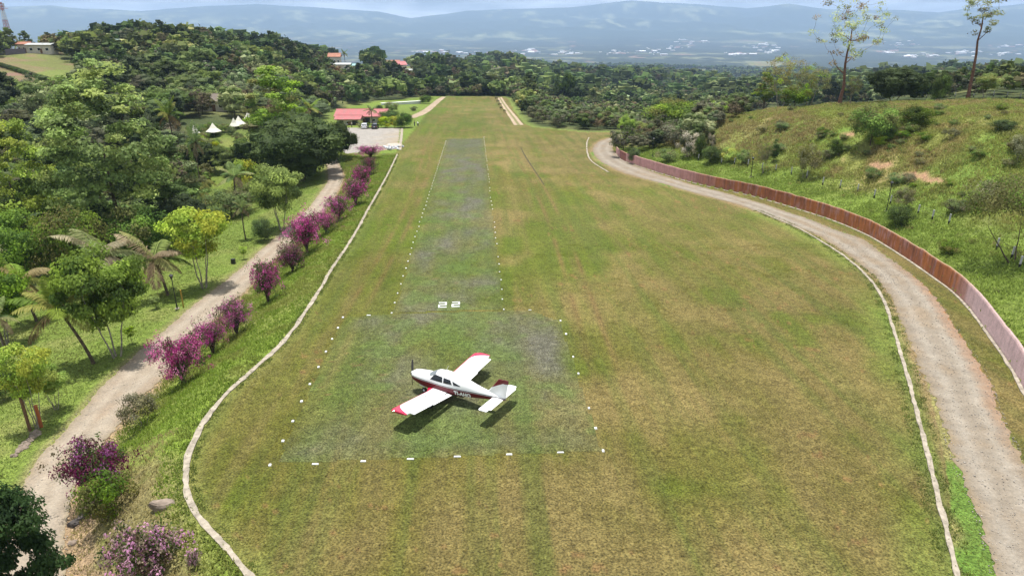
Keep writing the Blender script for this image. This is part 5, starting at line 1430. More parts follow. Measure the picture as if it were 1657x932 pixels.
# ------------------------------------------------------------------ hillside woods: the nearer trees one by one, the rest as a mass
def clear_of(px, py):
    for cx_, cy_, rx, ry in [(52, 124, 92, 38), (630, 113, 26, 7), (560, 113, 38, 15), (642, 112, 26, 13), (204, 93, 30, 13), (72, 93, 14, 10), (30, 92, 24, 8), (348, 92, 10, 10), (406, 96, 13, 13), (365, 90, 9, 10), (1043, 136, 12, 6), (650, 122, 34, 5), (628, 182, 66, 18), (1075, 150, 36, 8), (1110, 117, 56, 4), (500, 109, 16, 5), (585, 198, 40, 20), (610, 225, 52, 22),
                             (360, 205, 46, 16), (352, 188, 26, 8), (470, 114, 36, 3)]:
        if ((px - cx_) / rx) ** 2 + ((py - cy_) / ry) ** 2 < 1: return False
    return True
cand = []
def scatter(n, r0, r1, px0, px1, seed, mind):
    rs = np.random.default_rng(seed); R = np.sqrt(rs.uniform(r0 ** 2, r1 ** 2, n)); A = np.arctan((rs.uniform(px0, px1, n) - CX) * math.cos(PITCH) / F0)
    X, Y = R * np.sin(A), R * np.cos(A); P2 = np.stack([X, Y], 1)
    ins = inside(P2, PLAT); dF = seg_dist(P2, FAR); dL = seg_dist(P2, KL); dR = np.abs(seg_dist(P2, RLL, True)); dW = seg_dist(P2, WL)
    Zt = terrain(X, Y); px, py, dep = project(X, Y, Zt)
    out = []; grid = {}; CLR = clearing(X, Y)
    for i in range(n):
        if ins[i] or dF[i] < 3.5: continue
        if dR[i] < 24 and Y[i] < 150: continue
        if px[i] > 480 and px[i] < 700 and py[i] > 206: continue
        if 300 < px[i] < 432 and 196 < py[i] < 268: continue
        if not clear_of(px[i], py[i]): continue
        g = (int(X[i] // mind), int(Y[i] // mind)); bad = False
        for a in (-1, 0, 1):
            for b in (-1, 0, 1):
                for (x2, y2) in grid.get((g[0] + a, g[1] + b), ()):
                    if (x2 - X[i]) ** 2 + (y2 - Y[i]) ** 2 < mind ** 2: bad = True
        if bad: continue
        if R[i] > 420 and float(CLR[i]) > .5 and rs.random() < .94: continue
        grid.setdefault(g, []).append((X[i], Y[i])); out.append((X[i], Y[i], Zt[i], R[i], px[i], py[i]))
    return out
hill = scatter(5200, 95, 310, -60, 700, 5, 5.0)
bush = scatter(6000, 150, 420, 815, 1215, 6, 4.2)
bush = [q for q in bush if q[3] > 150]
ind = []
hill.sort(key=lambda q: q[3]); bush.sort(key=lambda q: q[3])
n_ind = 0
ZN = [('left valley thicket', 0, 190), ('wooded left hillside', 190, 999)]
massq = []
for i, (x, y, z, r, px, py) in enumerate(hill):
    j = int(rng.choice(12, p=[.15,.14,.12,.08,.09,.08,.08,.06,.03,.06,.06,.05])); t = MID[j]; s = random.uniform(.6, 1.05) * (1.0 if r > 180 else .8)
    if i < 235:
        zn = 'in the thicket behind the garden' if r < 190 else 'on the wooded left hillside'
        plant(t, (x, y, z - .2), t['H'] * s, t['W'] * s * random.uniform(.9, 1.2), name='hillside_tree', label='%s tree %s' % (MIDPAL[j], zn), cat='tree', group='%s trees %s' % (MIDPAL[j], zn))
    else: massq.append((x, y, z, j, s, 2))
for i, (x, y, z, r, px, py) in enumerate(bush):
    j = int(rng.choice([0, 2, 4, 7, 9, 10, 1, 11], p=[.13,.22,.20,.12,.12,.06,.08,.07])); t = MID[j]; s = random.uniform(.42, .72)
    if i < 150:
        plant(t, (x, y, z - .2), t['H'] * s, t['W'] * s * 1.15, name='scrub_tree', label='low %s scrub tree on the slope right of the strip' % MIDPAL[j], cat='tree', group='low %s scrub trees right of the strip' % MIDPAL[j])
    else: massq.append((x, y, z, j, s, 2))
for q in scatter(16000, 310, 640, -80, 860, 8, 6.2): massq.append((q[0], q[1], q[2], int(rng.integers(12)), random.uniform(.5, 1.3), 1))
for q in scatter(9000, 420, 760, 850, 1700, 9, 7.5): massq.append((q[0], q[1], q[2], int(rng.choice([0, 1, 2, 3, 4, 10, 11, 5])), random.uniform(.7, 1.2), 1))
for q in scatter(5000, 180, 420, 1215, 1720, 10, 6.0):
    if q[3] > 190 and q[4] > 1465: massq.append((q[0], q[1], q[2], int(rng.choice([0, 2, 4, 9])), random.uniform(.5, .8), 1))
for q in scatter(36000, 640, 1500, -80, 1750, 12, 9.): massq.append((q[0], q[1], q[2], int(rng.choice([0, 1, 2, 3, 4, 11, 5])), random.choice([.6, .9, 1.2, 1.9]) * random.uniform(.8, 1.2), 0))
for q in scatter(40000, 1500, 3600, -80, 1750, 13, 14.): massq.append((q[0], q[1], q[2], int(rng.choice([0, 1, 2, 3, 11])), random.uniform(1.2, 2.2), -1))
print('individual', 385, 'mass', len(massq))
def crown_lod(t, frac, grow, seed, sub, nl=99, cr_=.86):
    rs = np.random.default_rng(seed); me = t['crown']; n = len(me.vertices); co = np.empty(n * 3, np.float32); me.vertices.foreach_get('co', co); co = co.reshape(-1, 4, 3)
    c = np.empty(n * 4, np.float32); me.color_attributes['Col'].data.foreach_get('color', c); c = c.reshape(-1, 4, 4)[..., :3]
    k_ = rs.permutation(len(co))[:int(len(co) * frac)]
    co = co[k_]; c = c[k_]; m = co.mean(1, keepdims=True); A = [m + (co - m) * grow]; B_ = [c]
    lp = t['lumps']; sel = rs.permutation(len(lp))[:nl]; big = (len(lp) / len(sel)) ** .42
    for i in sel:
        p, r_, b_ = lp[i]; q = blobq(p, r_ * cr_ * big, .8, rs, sub); A.append(q); B_.append(np.ones((len(q), 4, 3)) * b_ * rs.uniform(.8, 1.2, (len(q), 1, 1)))
    return np.concatenate(A), np.concatenate(B_)
LOD = {2: [crown_lod(t, .28, 1.6, i, 2, 99, .62) for i, t in enumerate(MID)], 1: [crown_lod(t, .10, 2.1, i, 1, 30, .58) for i, t in enumerate(MID)],
       0: [crown_lod(t, .022, 3.2, i, 1, 8, .66) for i, t in enumerate(MID)], -1: [crown_lod(t, .006, 5, i, 1, 4, .74) for i, t in enumerate(MID)]}
def mass(name, items, label=None):
    Vs, Cs = [], []
    for x, y, z, j, s, l in items:
        co, c = LOD[l][j]; a = rng.uniform(0, 6.28); ca, sa = math.cos(a), math.sin(a)
        q = co * np.array([s * 1.1, s * 1.1, s]); q = np.stack([q[..., 0] * ca - q[..., 1] * sa + x, q[..., 0] * sa + q[..., 1] * ca + y, q[..., 2] + z], -1)
        Vs.append(q.reshape(-1, 3)); pn = float(fbm(np.array([x / 90.]), np.array([y / 90.]), 2, 151)[0]); k_ = (.55 + .9 * pn) * rng.uniform(.65, 1.35) * np.array([rng.uniform(.85, 1.2), 1, rng.uniform(.8, 1.2)]); Cs.append(np.clip(c * k_, 0, 1).reshape(-1, 3))
    V = np.vstack(Vs); F_ = np.arange(len(V)).reshape(-1, 4)
    o = link(name, mesh_np(name, V, F_, M['leaf_mass'], np.vstack(Cs))); props(o, kind='stuff'); return len(V) // 4
a = mass('woodland', [q for q in massq if q[5] >= 1]); b = mass('distant_woodland', [q for q in massq if q[5] < 1]); print('leaf faces', a, b)

treer('cypress', 901, 430, 107, 13, 'dark columnar tree rising above the scrub right of the strip end', 'conical_tree')
treer('mango', 918, 425, 117, 26, 'dark rounded tree right beside the dark columnar one')
treer('cypress', 683, 520, 90, 36, 'tall dark conical tree standing below the red roofed house', 'conical_tree')
# double hedge running down the left meadow
for i in range(30):
    u_ = i / 29; px, py = -2 + 92 * u_, 107 + 29 * u_; p = ground_at(px, py)
    plant('bushdark', p, 1.5, 3.0, name='hedge_shrub', label='low green shrub in the diagonal hedge across the left meadow', cat='shrub', group='hedge shrubs across the left meadow')
# rough shrubs dotted over the hill
rs = np.random.default_rng(91); k_ = 0
for i in range(400):
    px, py = rs.uniform(1010, 1656), rs.uniform(175, 345); p = ground_at(px, py); Q1 = np.array([[p[0], p[1]]])
    if math.hypot(p[0], p[1]) > 176 or inside(Q1, PLAT)[0] or seg_dist(Q1, WL)[0] < 11 or blob(np.array([p[0]]), np.array([p[1]]), np.array([p[2]]), HILL_SOIL)[0] > .1: continue
    k_ += 1
    if k_ > 60: break
    kd = ['shrub', 'shrub', 'shrubgrey', 'shrub', 'bushy'][rs.integers(5)]; s_ = rs.uniform(.8, 2.3); cn = {'shrub': 'green', 'bushdark': 'dark', 'shrubgrey': 'grey', 'bushy': 'mid green'}[kd]
    plant(kd, p, s_ * .72, s_ * 1.2, name='hill_shrub', label='low rough %s shrub on the grassy hill behind the wall' % cn, cat='shrub', group='rough %s shrubs on the hill' % cn)
# low shrubs round the canopies and on the far lawn
for i in range(60):
    px, py = rs.uniform(305, 432), rs.uniform(212, 268); p = ground_at(px, py)
    kd = ['shrub', 'bushdark', 'shrubyel', 'bushy', 'shrubgrey'][rs.integers(5)]; s_ = rs.uniform(1.6, 3.4); cn = {'shrub': 'green', 'bushdark': 'dark', 'shrubgrey': 'grey', 'bushy': 'mid green', 'shrubyel': 'yellow green'}[kd]
    plant(kd, p, s_ * .85, s_ * 1.1, name='garden_shrub', label='low %s shrub in the garden below the white canopies' % cn, cat='shrub', group='%s shrubs below the canopies' % cn)
# ------------------------------------------------------------------ tall grass and weeds on the slopes
def tufts(name, X, Y, hts, cols, blades=5, wid=.05, seed=3, spread=.12):
    rs = np.random.default_rng(seed); n = len(X); Zt = terrain(X, Y)
    m = n * blades; bx = np.repeat(X, blades) + rs.normal(0, spread, m); by = np.repeat(Y, blades) + rs.normal(0, spread, m); bz = np.repeat(Zt, blades) - .03
    h = np.repeat(hts, blades) * rs.uniform(.5, 1.2, m); az = rs.uniform(0, 6.28, m); ln = rs.uniform(.25, .9, m) * h
    w_ = wid * rs.uniform(.7, 1.4, m); dx, dy = np.cos(az), np.sin(az)
    a = np.stack([bx - dy * w_, by + dx * w_, bz], 1); b_ = np.stack([bx + dy * w_, by - dx * w_, bz], 1)
    c = np.stack([bx + dx * ln * .45 + dy * w_ * .7, by + dy * ln * .45 - dx * w_ * .7, bz + h * .75], 1); d = np.stack([bx + dx * ln, by + dy * ln, bz + h], 1)
    V = np.stack([a, b_, c, d], 1).reshape(-1, 3)
    cc = np.repeat(cols, blades, axis=0) * rs.uniform(.7, 1.35, (m, 1)); cc = np.repeat(cc, 4, axis=0)
    o = link(name, mesh_np(name, V, np.arange(m * 4).reshape(-1, 4), M['grass'], cc)); props(o, kind='stuff')
def region(n, poly_px, test, seed, left=False):
    rs = np.random.default_rng(seed); pts = np.array([ (onroad if left else onplane)(*p)[:2] for p in poly_px]); mn, mx = pts.min(0), pts.max(0)
    Q = rs.uniform(mn, mx, (n, 2)); Q = Q[inside(Q, pts)]; return Q[test(Q)]
rs = np.random.default_rng(77)
# bank on the left
Q = rs.uniform([-60, 22], [-8, 170], (190000, 2))
dl = seg_dist(Q, KL); dr = seg_dist(Q, RLR); ins = inside(Q, PLAT); rd = inside(Q, np.vstack([RLL, RLR[::-1]])); sl = seg_dist(Q, RLL, True)
bank = (~ins) & (~rd) & (sl > 0) & (dl > .25) & (dr > .35) & (Q[:, 1] < 165)
Qb = Q[bank]; nb = fbm(Qb[:, 0] / 2.2, Qb[:, 1] / 2.2, 3, 141); dryb = (Qb[:, 1] < 37) & (dl[bank] > 1.5)
keep = rs.random(len(Qb)) < np.where(dryb, .35, .9); Qb = Qb[keep]; nb = nb[keep]; dryb = dryb[keep]
colb = mixc(np.ones((len(Qb), 3)) * C(.135, .195, .026), C(.19, .21, .05), np.clip((nb - .42) * 4, 0, 1)); colb = mixc(colb, C(.27, .21, .10), dryb * .75) * 1.3
tufts('bank_grass', Qb[:, 0], Qb[:, 1], .10 + .22 * nb, colb, 4, .035, 4)
# garden lawn edge weeds and thicket floor
Ql = Q[(~ins) & (sl < -1.2) & (sl > -40)]; nl_ = fbm(Ql[:, 0] / 4, Ql[:, 1] / 4, 3, 142); k2 = (rs.random(len(Ql)) < .5); Ql = Ql[k2]; nl_ = nl_[k2]
tufts('lawn_grass', Ql[:, 0], Ql[:, 1], .05 + .12 * nl_, mixc(np.ones((len(Ql), 3)) * C(.115, .185, .026), C(.17, .19, .05), np.clip((nl_ - .45) * 4, 0, 1)), 3, .04, 5)
# hill on the right
Q = rs.uniform([15, 30], [160, 200], (420000, 2)); dW = seg_dist(Q, WL); dF = seg_dist(Q, FAR); ins = inside(Q, PLAT); R = np.hypot(*Q.T)
ok = (~ins) & (dW > .25) & (R < 188) & ((dW < dF) | (dF > 9)) & (np.arctan2(Q[:, 0], Q[:, 1]) < .72)
Q = Q[ok]; dW = dW[ok]; Zq = terrain(Q[:, 0], Q[:, 1]); soil = blob(Q[:, 0], Q[:, 1], Zq, HILL_SOIL)
n1 = fbm(Q[:, 0] / 3., Q[:, 1] / 3., 4, 143); n2 = fbm(Q[:, 0] / 13., Q[:, 1] / 13., 3, 72)
k2 = rs.random(len(Q)) > np.maximum(soil * 1.1, .45 * (n1 < .42)); Q, dW, n1, n2 = Q[k2], dW[k2], n1[k2], n2[k2]
lush = 1 - sstep(dW + 5 * (n1 - .5), 6, 12)
cl = mixc(np.ones((len(Q), 3)) * C(.21, .225, .06), C(.29, .225, .10), np.clip((n1 - .44) * 3.2, 0, .8)); cl = mixc(cl, C(.205, .232, .055), np.clip((n2 - .42) * 3.4, 0, .8)); cl = mixc(cl, C(.25, .195, .09), .7 * blob(Q[:, 0], Q[:, 1], terrain(Q[:, 0], Q[:, 1]), [(1170, 220, 120, 26), (1290, 205, 60, 22)])); cl = mixc(cl, C(.165, .225, .042), lush * .9)
cl = cl * 1.3; hh = .16 + .60 * np.clip(n1 - .25, 0, 1) * (1 - .55 * lush)
tufts('hill_grass', Q[:, 0], Q[:, 1], hh, cl, 4, .06, 6, .2)
# rough weeds on the hill: small shrublets, countless
def weeds(name, Q, size, pal, seed):
    rs = np.random.default_rng(seed); Zt = terrain(Q[:, 0], Q[:, 1]); Vs, Cs = [], []
    for (x, y), z in zip(Q, Zt):
        r_ = size * rs.uniform(.5, 1.5); v, f = leaf_cloud(np.array([x, y, z + r_ * .45]), r_, int(34 * (r_ / size) ** 1.4), .13, rs, .75, .4)
        c = np.array(pal[rs.integers(len(pal))]) * rs.uniform(.7, 1.3); Vs.append(v); Cs.append(np.repeat(c * rs.uniform(.7, 1.3, len(f))[:, None], 4, axis=0))
    V = np.vstack(Vs); o = link(name, mesh_np(name, V, np.arange(len(V)).reshape(-1, 4), M['grass'], np.vstack(Cs))); props(o, kind='stuff')
sel = rs.random(len(Q)) < .018 * (1 + 5 * (n1 > .58)) * (1 - .8 * lush)
weeds('hill_weeds', Q[sel], .42, G['olive'] + G['mid'] + G['brown'][:1] + G['light'][:1], 8)

# short grass on the field near the camera and along the kerbs
rs = np.random.default_rng(101)
Q = rs.uniform([-30, 21], [42, 80], (300000, 2)); Q = Q[inside(Q, PLAT)]
rr = (np.abs(seg_dist(Q, thin(RR_L, 4), True)) > 0) & (seg_dist(Q, thin(RR_L, 4), True) * 0 == 0)
onr = inside(Q, np.vstack([thin(RR_L, 3), thin(RR_R, 3)[::-1]])); kd_ = np.minimum(seg_dist(Q, thin(KERB_R, 4)), seg_dist(Q, KL)); n_ = fbm(Q[:, 0] / 1.5, Q[:, 1] / 1.5, 3, 181)
k2 = (~onr) & (kd_ > .3) & (rs.random(len(Q)) < .25 + 1.2 * np.clip(n_ - .4, 0, 1)); Q = Q[k2]; n_ = n_[k2]
tufts('field_grass', Q[:, 0], Q[:, 1], .035 + .05 * n_, strip_color(Q[:, 0], Q[:, 1]) * rs.uniform(1.0, 1.7, (len(Q), 1)) * C(1.1, 1.05, .8), 3, .018, 9, .07)
for nm, LN, lo, hi, sd in (('kerb_grass', KERB_L, .16, .55, 1), ('kerb_grass', KERB_R, .12, .75, 2)):
    m_ = 26 * len(LN); i_ = rs.integers(0, len(LN), m_); off = rs.uniform(lo, hi, m_) * rs.choice([-1, 1], m_); q = LN[i_] + rs.normal(0, .2, (m_, 2)); d = np.gradient(LN, axis=0)[i_]; d /= np.hypot(*d.T)[:, None]
    q = LN[i_] + np.stack([-d[:, 1], d[:, 0]], 1) * off[:, None] + d * rs.uniform(-.3, .3, (m_, 1)); w_ = fbm(q[:, 0] / .8, q[:, 1] / .8, 2, 183); q = q[w_ > .42]
    tufts(nm, q[:, 0], q[:, 1], rs.uniform(.06, .17, len(q)), np.ones((len(q), 3)) * C(.12, .155, .035) * rs.uniform(.8, 1.4, (len(q), 1)), 4, .025, 10 + sd, .08)
# loose stones on the gravel roads
def stones(L, R, n, seed, ymax):
    rs = np.random.default_rng(seed); a = densify(L, 4); b = densify(R, 4); i_ = rs.integers(0, len(a), n); u = rs.beta(.7, .7, n) * 1.12 - .06
    j_ = (i_ * (len(b) - 1) / (len(a) - 1)).astype(int); q = a[i_] * (1 - u[:, None]) + b[j_] * u[:, None]; q = q[q[:, 1] < ymax]; zt = terrain(q[:, 0], q[:, 1]); Vs = []; Cs = []
    for (x, y), z in zip(q, zt):
        r_ = rs.uniform(.015, .045) * (1 if rs.random() > .03 else 1.6); w_ = blobq((x, y, z + .03 + r_ * .2), r_, .7, rs, 1); Vs.append(w_.reshape(-1, 3)); Cs.append(np.ones((24, 3)) * C(.34, .31, .27) * rs.uniform(.75, 1.7))
    V = np.vstack(Vs); props(link('gravel_stones', mesh_np('gravel_stones', V, np.arange(len(V)).reshape(-1, 4), M['grass'], np.vstack(Cs))), kind='stuff')
stones(RR_L, RR_R, 9000, 5, 90); stones(RL_L, RL_R, 6000, 6, 90)

# ------------------------------------------------------------------ buildings, cars, people and small things
def P_(px, py): return ground_at(px, py)
def corrugated(name, col, dark=.6, scale=28, rot=0., rust=(.25, .10, .05)):
    m, nt, b = newmat(name); tc = N(nt, 'ShaderNodeTexCoord'); wv = N(nt, 'ShaderNodeTexWave', bands_direction='X'); wv.inputs['Scale'].default_value = scale / 10; wv.inputs['Distortion'].default_value = .3
    nt.links.new(tc.outputs['Object'], wv.inputs['Vector']); nz = N(nt, 'ShaderNodeTexNoise'); nz.inputs['Scale'].default_value = .8; nz.inputs['Detail'].default_value = 8; nt.links.new(tc.outputs['Object'], nz.inputs['Vector'])
    mr = N(nt, 'ShaderNodeMapRange'); mr.inputs['From Min'].default_value = .42; mr.inputs['From Max'].default_value = .68; mr.inputs['To Max'].default_value = .6; nt.links.new(nz.outputs['Fac'], mr.inputs['Value'])
    mx = N(nt, 'ShaderNodeMix', data_type='RGBA'); mx.inputs[6].default_value = (*col, 1); mx.inputs[7].default_value = (*rust, 1); nt.links.new(mr.outputs['Result'], mx.inputs[0]); nt.links.new(mx.outputs[2], b.inputs['Base Color'])
    bp = N(nt, 'ShaderNodeBump'); bp.inputs['Distance'].default_value = .06; nt.links.new(wv.outputs['Fac'], bp.inputs['Height']); nt.links.new(bp.outputs['Normal'], b.inputs['Normal'])
    b.inputs['Roughness'].default_value = .45; return m
RED = corrugated('red_roof', (.56, .17, .17), rust=(.40, .22, .19)); WHR = corrugated('pale_roof', (.62, .64, .62), rust=(.4, .4, .36)); BRR = corrugated('brown_roof', (.24, .19, .15), rust=(.14, .11, .09)); TUR = corrugated('turquoise_roof', (.35, .60, .58), rust=(.5, .6, .58)); ORR = corrugated('orange_roof', (.48, .20, .12), rust=(.36, .16, .10)); GRR = corrugated('green_roof', (.45, .58, .48), rust=(.5, .55, .5))
WALLM = plain('cream_wall', (.55, .50, .42), .9, var=.12, scale=1.5); DARKW = plain('dark_opening', (.02, .018, .016), .6); WOOD = plain('wood_post', (.16, .085, .045), .9, var=.3, scale=5)
def house(p, w, d, h, rh, rz, roofm, label, name='house', wallm=None, hip=.0, windows=3, over=.6, open_front=False, cat='house'):
    root = empty(name, (p[0], p[1], p[2] - .3), rz); props(root, label, cat)
    mb = MB(); mb.box((0, 0, h / 2), (w, d, h))
    V = [(-w / 2 * (1 - hip), 0, h + rh * (1 - over / (d / 2 + over))), (w / 2 * (1 - hip), 0, h + rh * (1 - over / (d / 2 + over)))]
    if hip == 0:
        b = len(mb.v); k_ = rh * (d / 2) / (d / 2 + over)
        mb.add([(-w / 2, -d / 2, h), (-w / 2, d / 2, h), (-w / 2, 0, h + k_)], [(0, 1, 2)]); mb.add([(w / 2, -d / 2, h), (w / 2, d / 2, h), (w / 2, 0, h + k_)], [(1, 0, 2)])
    mb.build('wall', wallm or WALLM, root)
    mb = MB(); W2, D2 = w / 2 + over, d / 2 + over; x2 = W2 - hip * D2; e = .12
    drop = -rh * over / D2 + .02
    top = [(-x2, 0, h + rh + e), (x2, 0, h + rh + e)]
    low = [(-W2, -D2, h + .02), (W2, -D2, h + .02), (W2, D2, h + .02), (-W2, D2, h + .02)]
    up = [(a[0], a[1], a[2] + e) for a in low]
    mb.add(low + up + [(-x2, 0, h + rh), (x2, 0, h + rh)] + top,
           [(4, 5, 11, 10), (6, 7, 10, 11), (7, 4, 10), (5, 6, 11), (0, 8, 9, 1), (2, 9, 8, 3), (0, 1, 5, 4), (2, 3, 7, 6), (3, 0, 4, 7), (1, 2, 6, 5), (0, 3, 8), (1, 9, 2)])
    rf = mb.build('roof', roofm, root)
    mb = MB(); mb.tube([(-x2, 0, h + rh + e + .02), (x2, 0, h + rh + e + .02)], .09, 6); mb.build('ridge_cap', roofm, rf)
    for i in range(windows):
        x = -w / 2 + w * (i + .5) / windows; mb = MB()
        if open_front and i % 2 == 0: mb.box((x, -d / 2 - .01, h * .45), (w / windows * .8, .06, h * .8)); mb.build('opening', DARKW, root)
        else:
            mb.box((x, -d / 2 - .01, h * .55), (w / windows * .42, .08, h * .36)); wn = mb.build('window', M['white'], root)
            mb = MB(); mb.box((x, -d / 2 - .04, h * .55), (w / windows * .36, .06, h * .28)); mb.build('pane', M['glass'], wn)
    mb = MB(); mb.box((w * .08, -d / 2 - .03, h * .36), (.95, .09, min(2.1, h * .72))); mb.build('door', WOOD, root)
    return root
# the long red roofed hall by the parking lot
p = spot(588, 243); p = (p[0], p[1], -SLOPE * p[1])
hall = house(p, 15.5, 9, 2.6, 1.9, .02, RED, 'long hall under a faded red corrugated roof behind the parked cars', 'hall', windows=7, open_front=True, over=1.0, cat='hall')
p2 = spot(566, 235); house((p2[0], p2[1], -SLOPE * p2[1]), 7, 5.5, 2.2, .9, .02, RED, 'low red roofed annexe with dark open front left of the parked cars', 'annexe', windows=3, open_front=True, over=.8, cat='annexe')
for px, r, w, d, h, rh, rz, rm, nm, lb in [
    (345, 235, 8, 7, 3, 2.0, .3, BRR, 'house', 'brown hip roofed house behind the white canopies'),
    (204, 415, 19, 9, 3.2, 1.0, .0, GRR, 'shed', 'long shed with pale greenish roof on the left skyline'),
    (72, 400, 11, 5, 2.6, .7, .0, WHR, 'shed', 'small white roofed shed right of the purple fence on the left hill'),
    (45, 410, 5, 4, 2.8, 1.0, .2, ORR, 'house', 'tiny orange roofed house beside the lattice tower'),
    (346, 385, 7, 6, 2.6, 1.0, .1, BRR, 'house', 'dull brown roofed house among the hillside trees'),
    (364, 410, 5, 4, 2.6, .8, .1, WHR, 'house', 'tiny white roofed house near the top of the wooded hill'),
    (406, 420, 9, 7, 3, 1.2, -.1, WHR, 'house', 'grey white roofed house on the right shoulder of the wooded hill'),
    (548, 505, 17, 7, 3, .9, .05, WHR, 'shed', 'long white roofed shed on the middle ridge'),
    (562, 508, 12, 7, 3, 1.0, -.05, TUR, 'shed', 'long turquoise white roofed shed on the middle ridge'),
    (543, 530, 8, 7, 5.2, 2.4, .1, ORR, 'house', 'orange roofed house standing above the long white sheds'),
    (636, 600, 11, 9, 4.6, 2.0, .1, ORR, 'house', 'orange roofed house on the middle ridge beside a red one'),
    (647, 590, 9, 9, 3.8, 2.6, .5, RED, 'house', 'red roofed house on the middle ridge'),
    (655, 545, 12, 6, 2.6, .8, .0, WHR, 'shed', 'grey white shed below the red roofed house'),
    (1043, 930, 13, 8, 4, 1.6, .2, WHR, 'house', 'lone white house on the far wooded slope'),
    (1205, 1900, 12, 9, 5, 2, .2, WHR, 'house', 'tiny lone white house low in the right of the valley')]:
    q = spot(px, r); house(q, w, d, h + (1.5 if r > 300 else 0), rh, rz, rm, lb, nm, hip=.6 if rm is BRR else 0, windows=3, cat=nm)
# low white cover behind the meadow, modelled as a wall with a broad top
a = np.array(spot(617, 322)); b = np.array(spot(681, 330)); mb = MB(); c = (a + b) / 2; L_ = float(np.hypot(*(b - a)[:2]))
ww = empty('low_cover', (float(c[0]), float(c[1]), float(min(a[2], b[2]))), math.atan2(b[1] - a[1], b[0] - a[0])); props(ww, 'long low white cover at the back of the meadow left of the strip', 'wall')
mb.box((0, 0, .5), (L_, .4, 1.4)); mb.build('wall_face', M['white'], ww); mb = MB(); mb.box((0, 0, 1.26), (L_ + .2, 1.8, .12)); mb.build('widened_top', M['white'], ww)  # top slab widened to catch the sun, since the upright face is shaded
# purple sheet fence on the left hill
a = spot(12, 395); b = spot(44, 398); d_ = b - a; L_ = float(np.hypot(d_[0], d_[1])); root = empty('sheet_fence', (float(a[0]), float(a[1]), float(a[2])), math.atan2(d_[1], d_[0])); props(root, 'purple grey sheet metal fence at the top left of the brown field', 'fence')
PUR = corrugated('purple_sheet', (.20, .17, .22), rust=(.16, .13, .14)); mb = MB(); mb.box((L_ / 2, 0, 1.2), (L_, .08, 2.8)); mb.build('panel', PUR, root)
for i in range(7): mb = MB(); mb.box((L_ * i / 6, .12, 1.3), (.14, .14, 3.0)); mb.build('post', M['iron'], root)
# lattice tower
tp = spot(23, 470); th_ = height_to(tp, 4); root = empty('lattice_tower', tuple(tp)); props(root, 'thin red and white lattice telecom tower on the left skyline', 'tower')
redp = plain('tower_red', (.40, .16, .14), .6); whp = plain('tower_white', (.60, .60, .60), .6)
for k_ in range(6):
    mb = MB(); z0, z1 = th_ * k_ / 6, th_ * (k_ + 1) / 6; f0, f1 = 1.0 * (1 - z0 / th_) + .40, 1.0 * (1 - z1 / th_) + .40
    cs = [(-1, -1), (1, -1), (1, 1), (-1, 1)]
    for i, (a_, b_) in enumerate(cs):
        mb.tube([(a_ * f0, b_ * f0, z0), (a_ * f1, b_ * f1, z1)], .11, 5)
        a2, b2 = cs[(i + 1) % 4]
        for s_ in range(3):
            u0, u1 = s_ / 3, (s_ + 1) / 3; g0 = f0 + (f1 - f0) * u0; g1 = f0 + (f1 - f0) * u1
            mb.tube([(a_ * g0, b_ * g0, z0 + (z1 - z0) * u0), (a2 * g1, b2 * g1, z0 + (z1 - z0) * u1)], .06, 4); mb.tube([(a2 * g0, b2 * g0, z0 + (z1 - z0) * u0), (a_ * g1, b_ * g1, z0 + (z1 - z0) * u1)], .06, 4)
    mb.build('tower_section', redp if k_ % 2 == 1 else whp, root)
for i in range(3):
    mb = MB(); an = 2.1 * i; mb.box((1.3 * math.cos(an), 1.3 * math.sin(an), th_ - 1.6), (.5, .3, 2.2), rz=an); mb.build('antenna_panel', whp, root)
mb = MB(); mb.tube([(-1.8, -1.8, th_ - 3), (1.8, -1.8, th_ - 3), (1.8, 1.8, th_ - 3), (-1.8, 1.8, th_ - 3), (-1.8, -1.8, th_ - 3)], .1, 4); mb.build('platform_rail', redp, root)
# white canopies in the trees
canv = plain('canvas', (.72, .68, .58), .9, var=.08, scale=2)
for px, r, w, h, lb in [(347, 195, 3.9, 3.3, 'white pyramid canopy on a single pole, leftmost of the canopies'), (388, 205, 3.6, 3.2, 'large white pointed canopy right of the one on a pole'),
                        (380, 203, 2.8, 3.0, 'small slanting white canopy touching the large pointed one'), (403, 215, 2.6, 3.4, 'small greenish white pointed canopy, rightmost'), (319, 190, 2.4, 2.4, 'low cream canopy mostly hidden by palms')]:
    q = spot(px, r); root = empty('canopy', tuple(q)); props(root, lb, 'canopy'); h = max(h, height_to(q, 199 if px < 350 and px > 330 else 201)); mb = MB(); n = 8; V = [(0, 0, h)]
    for ring_, z_ in ((.5, .62), (1., .36)):
        for k_ in range(n): rr = w / 2 * ring_ * (1 if k_ % 2 == 0 else .80); V.append((rr * math.cos(2 * math.pi * k_ / n + .4), rr * math.sin(2 * math.pi * k_ / n + .4), h - 2.3 + 2.3 * z_ * (.62 if ring_ < 1 else .1)))
    mb.add(V, [(0, 1 + k_, 1 + (k_ + 1) % n) for k_ in range(n)] + [(1 + k_, 9 + k_, 9 + (k_ + 1) % n, 1 + (k_ + 1) % n) for k_ in range(n)]); o_ = mb.build('canvas_top', canv, root); so_ = o_.modifiers.new('s', 'SOLIDIFY'); so_.thickness = .03
    mb = MB(); mb.tube([(0, 0, -.3), (0, 0, h - .05)], .05, 8); mb.build('pole', M['white'], root)

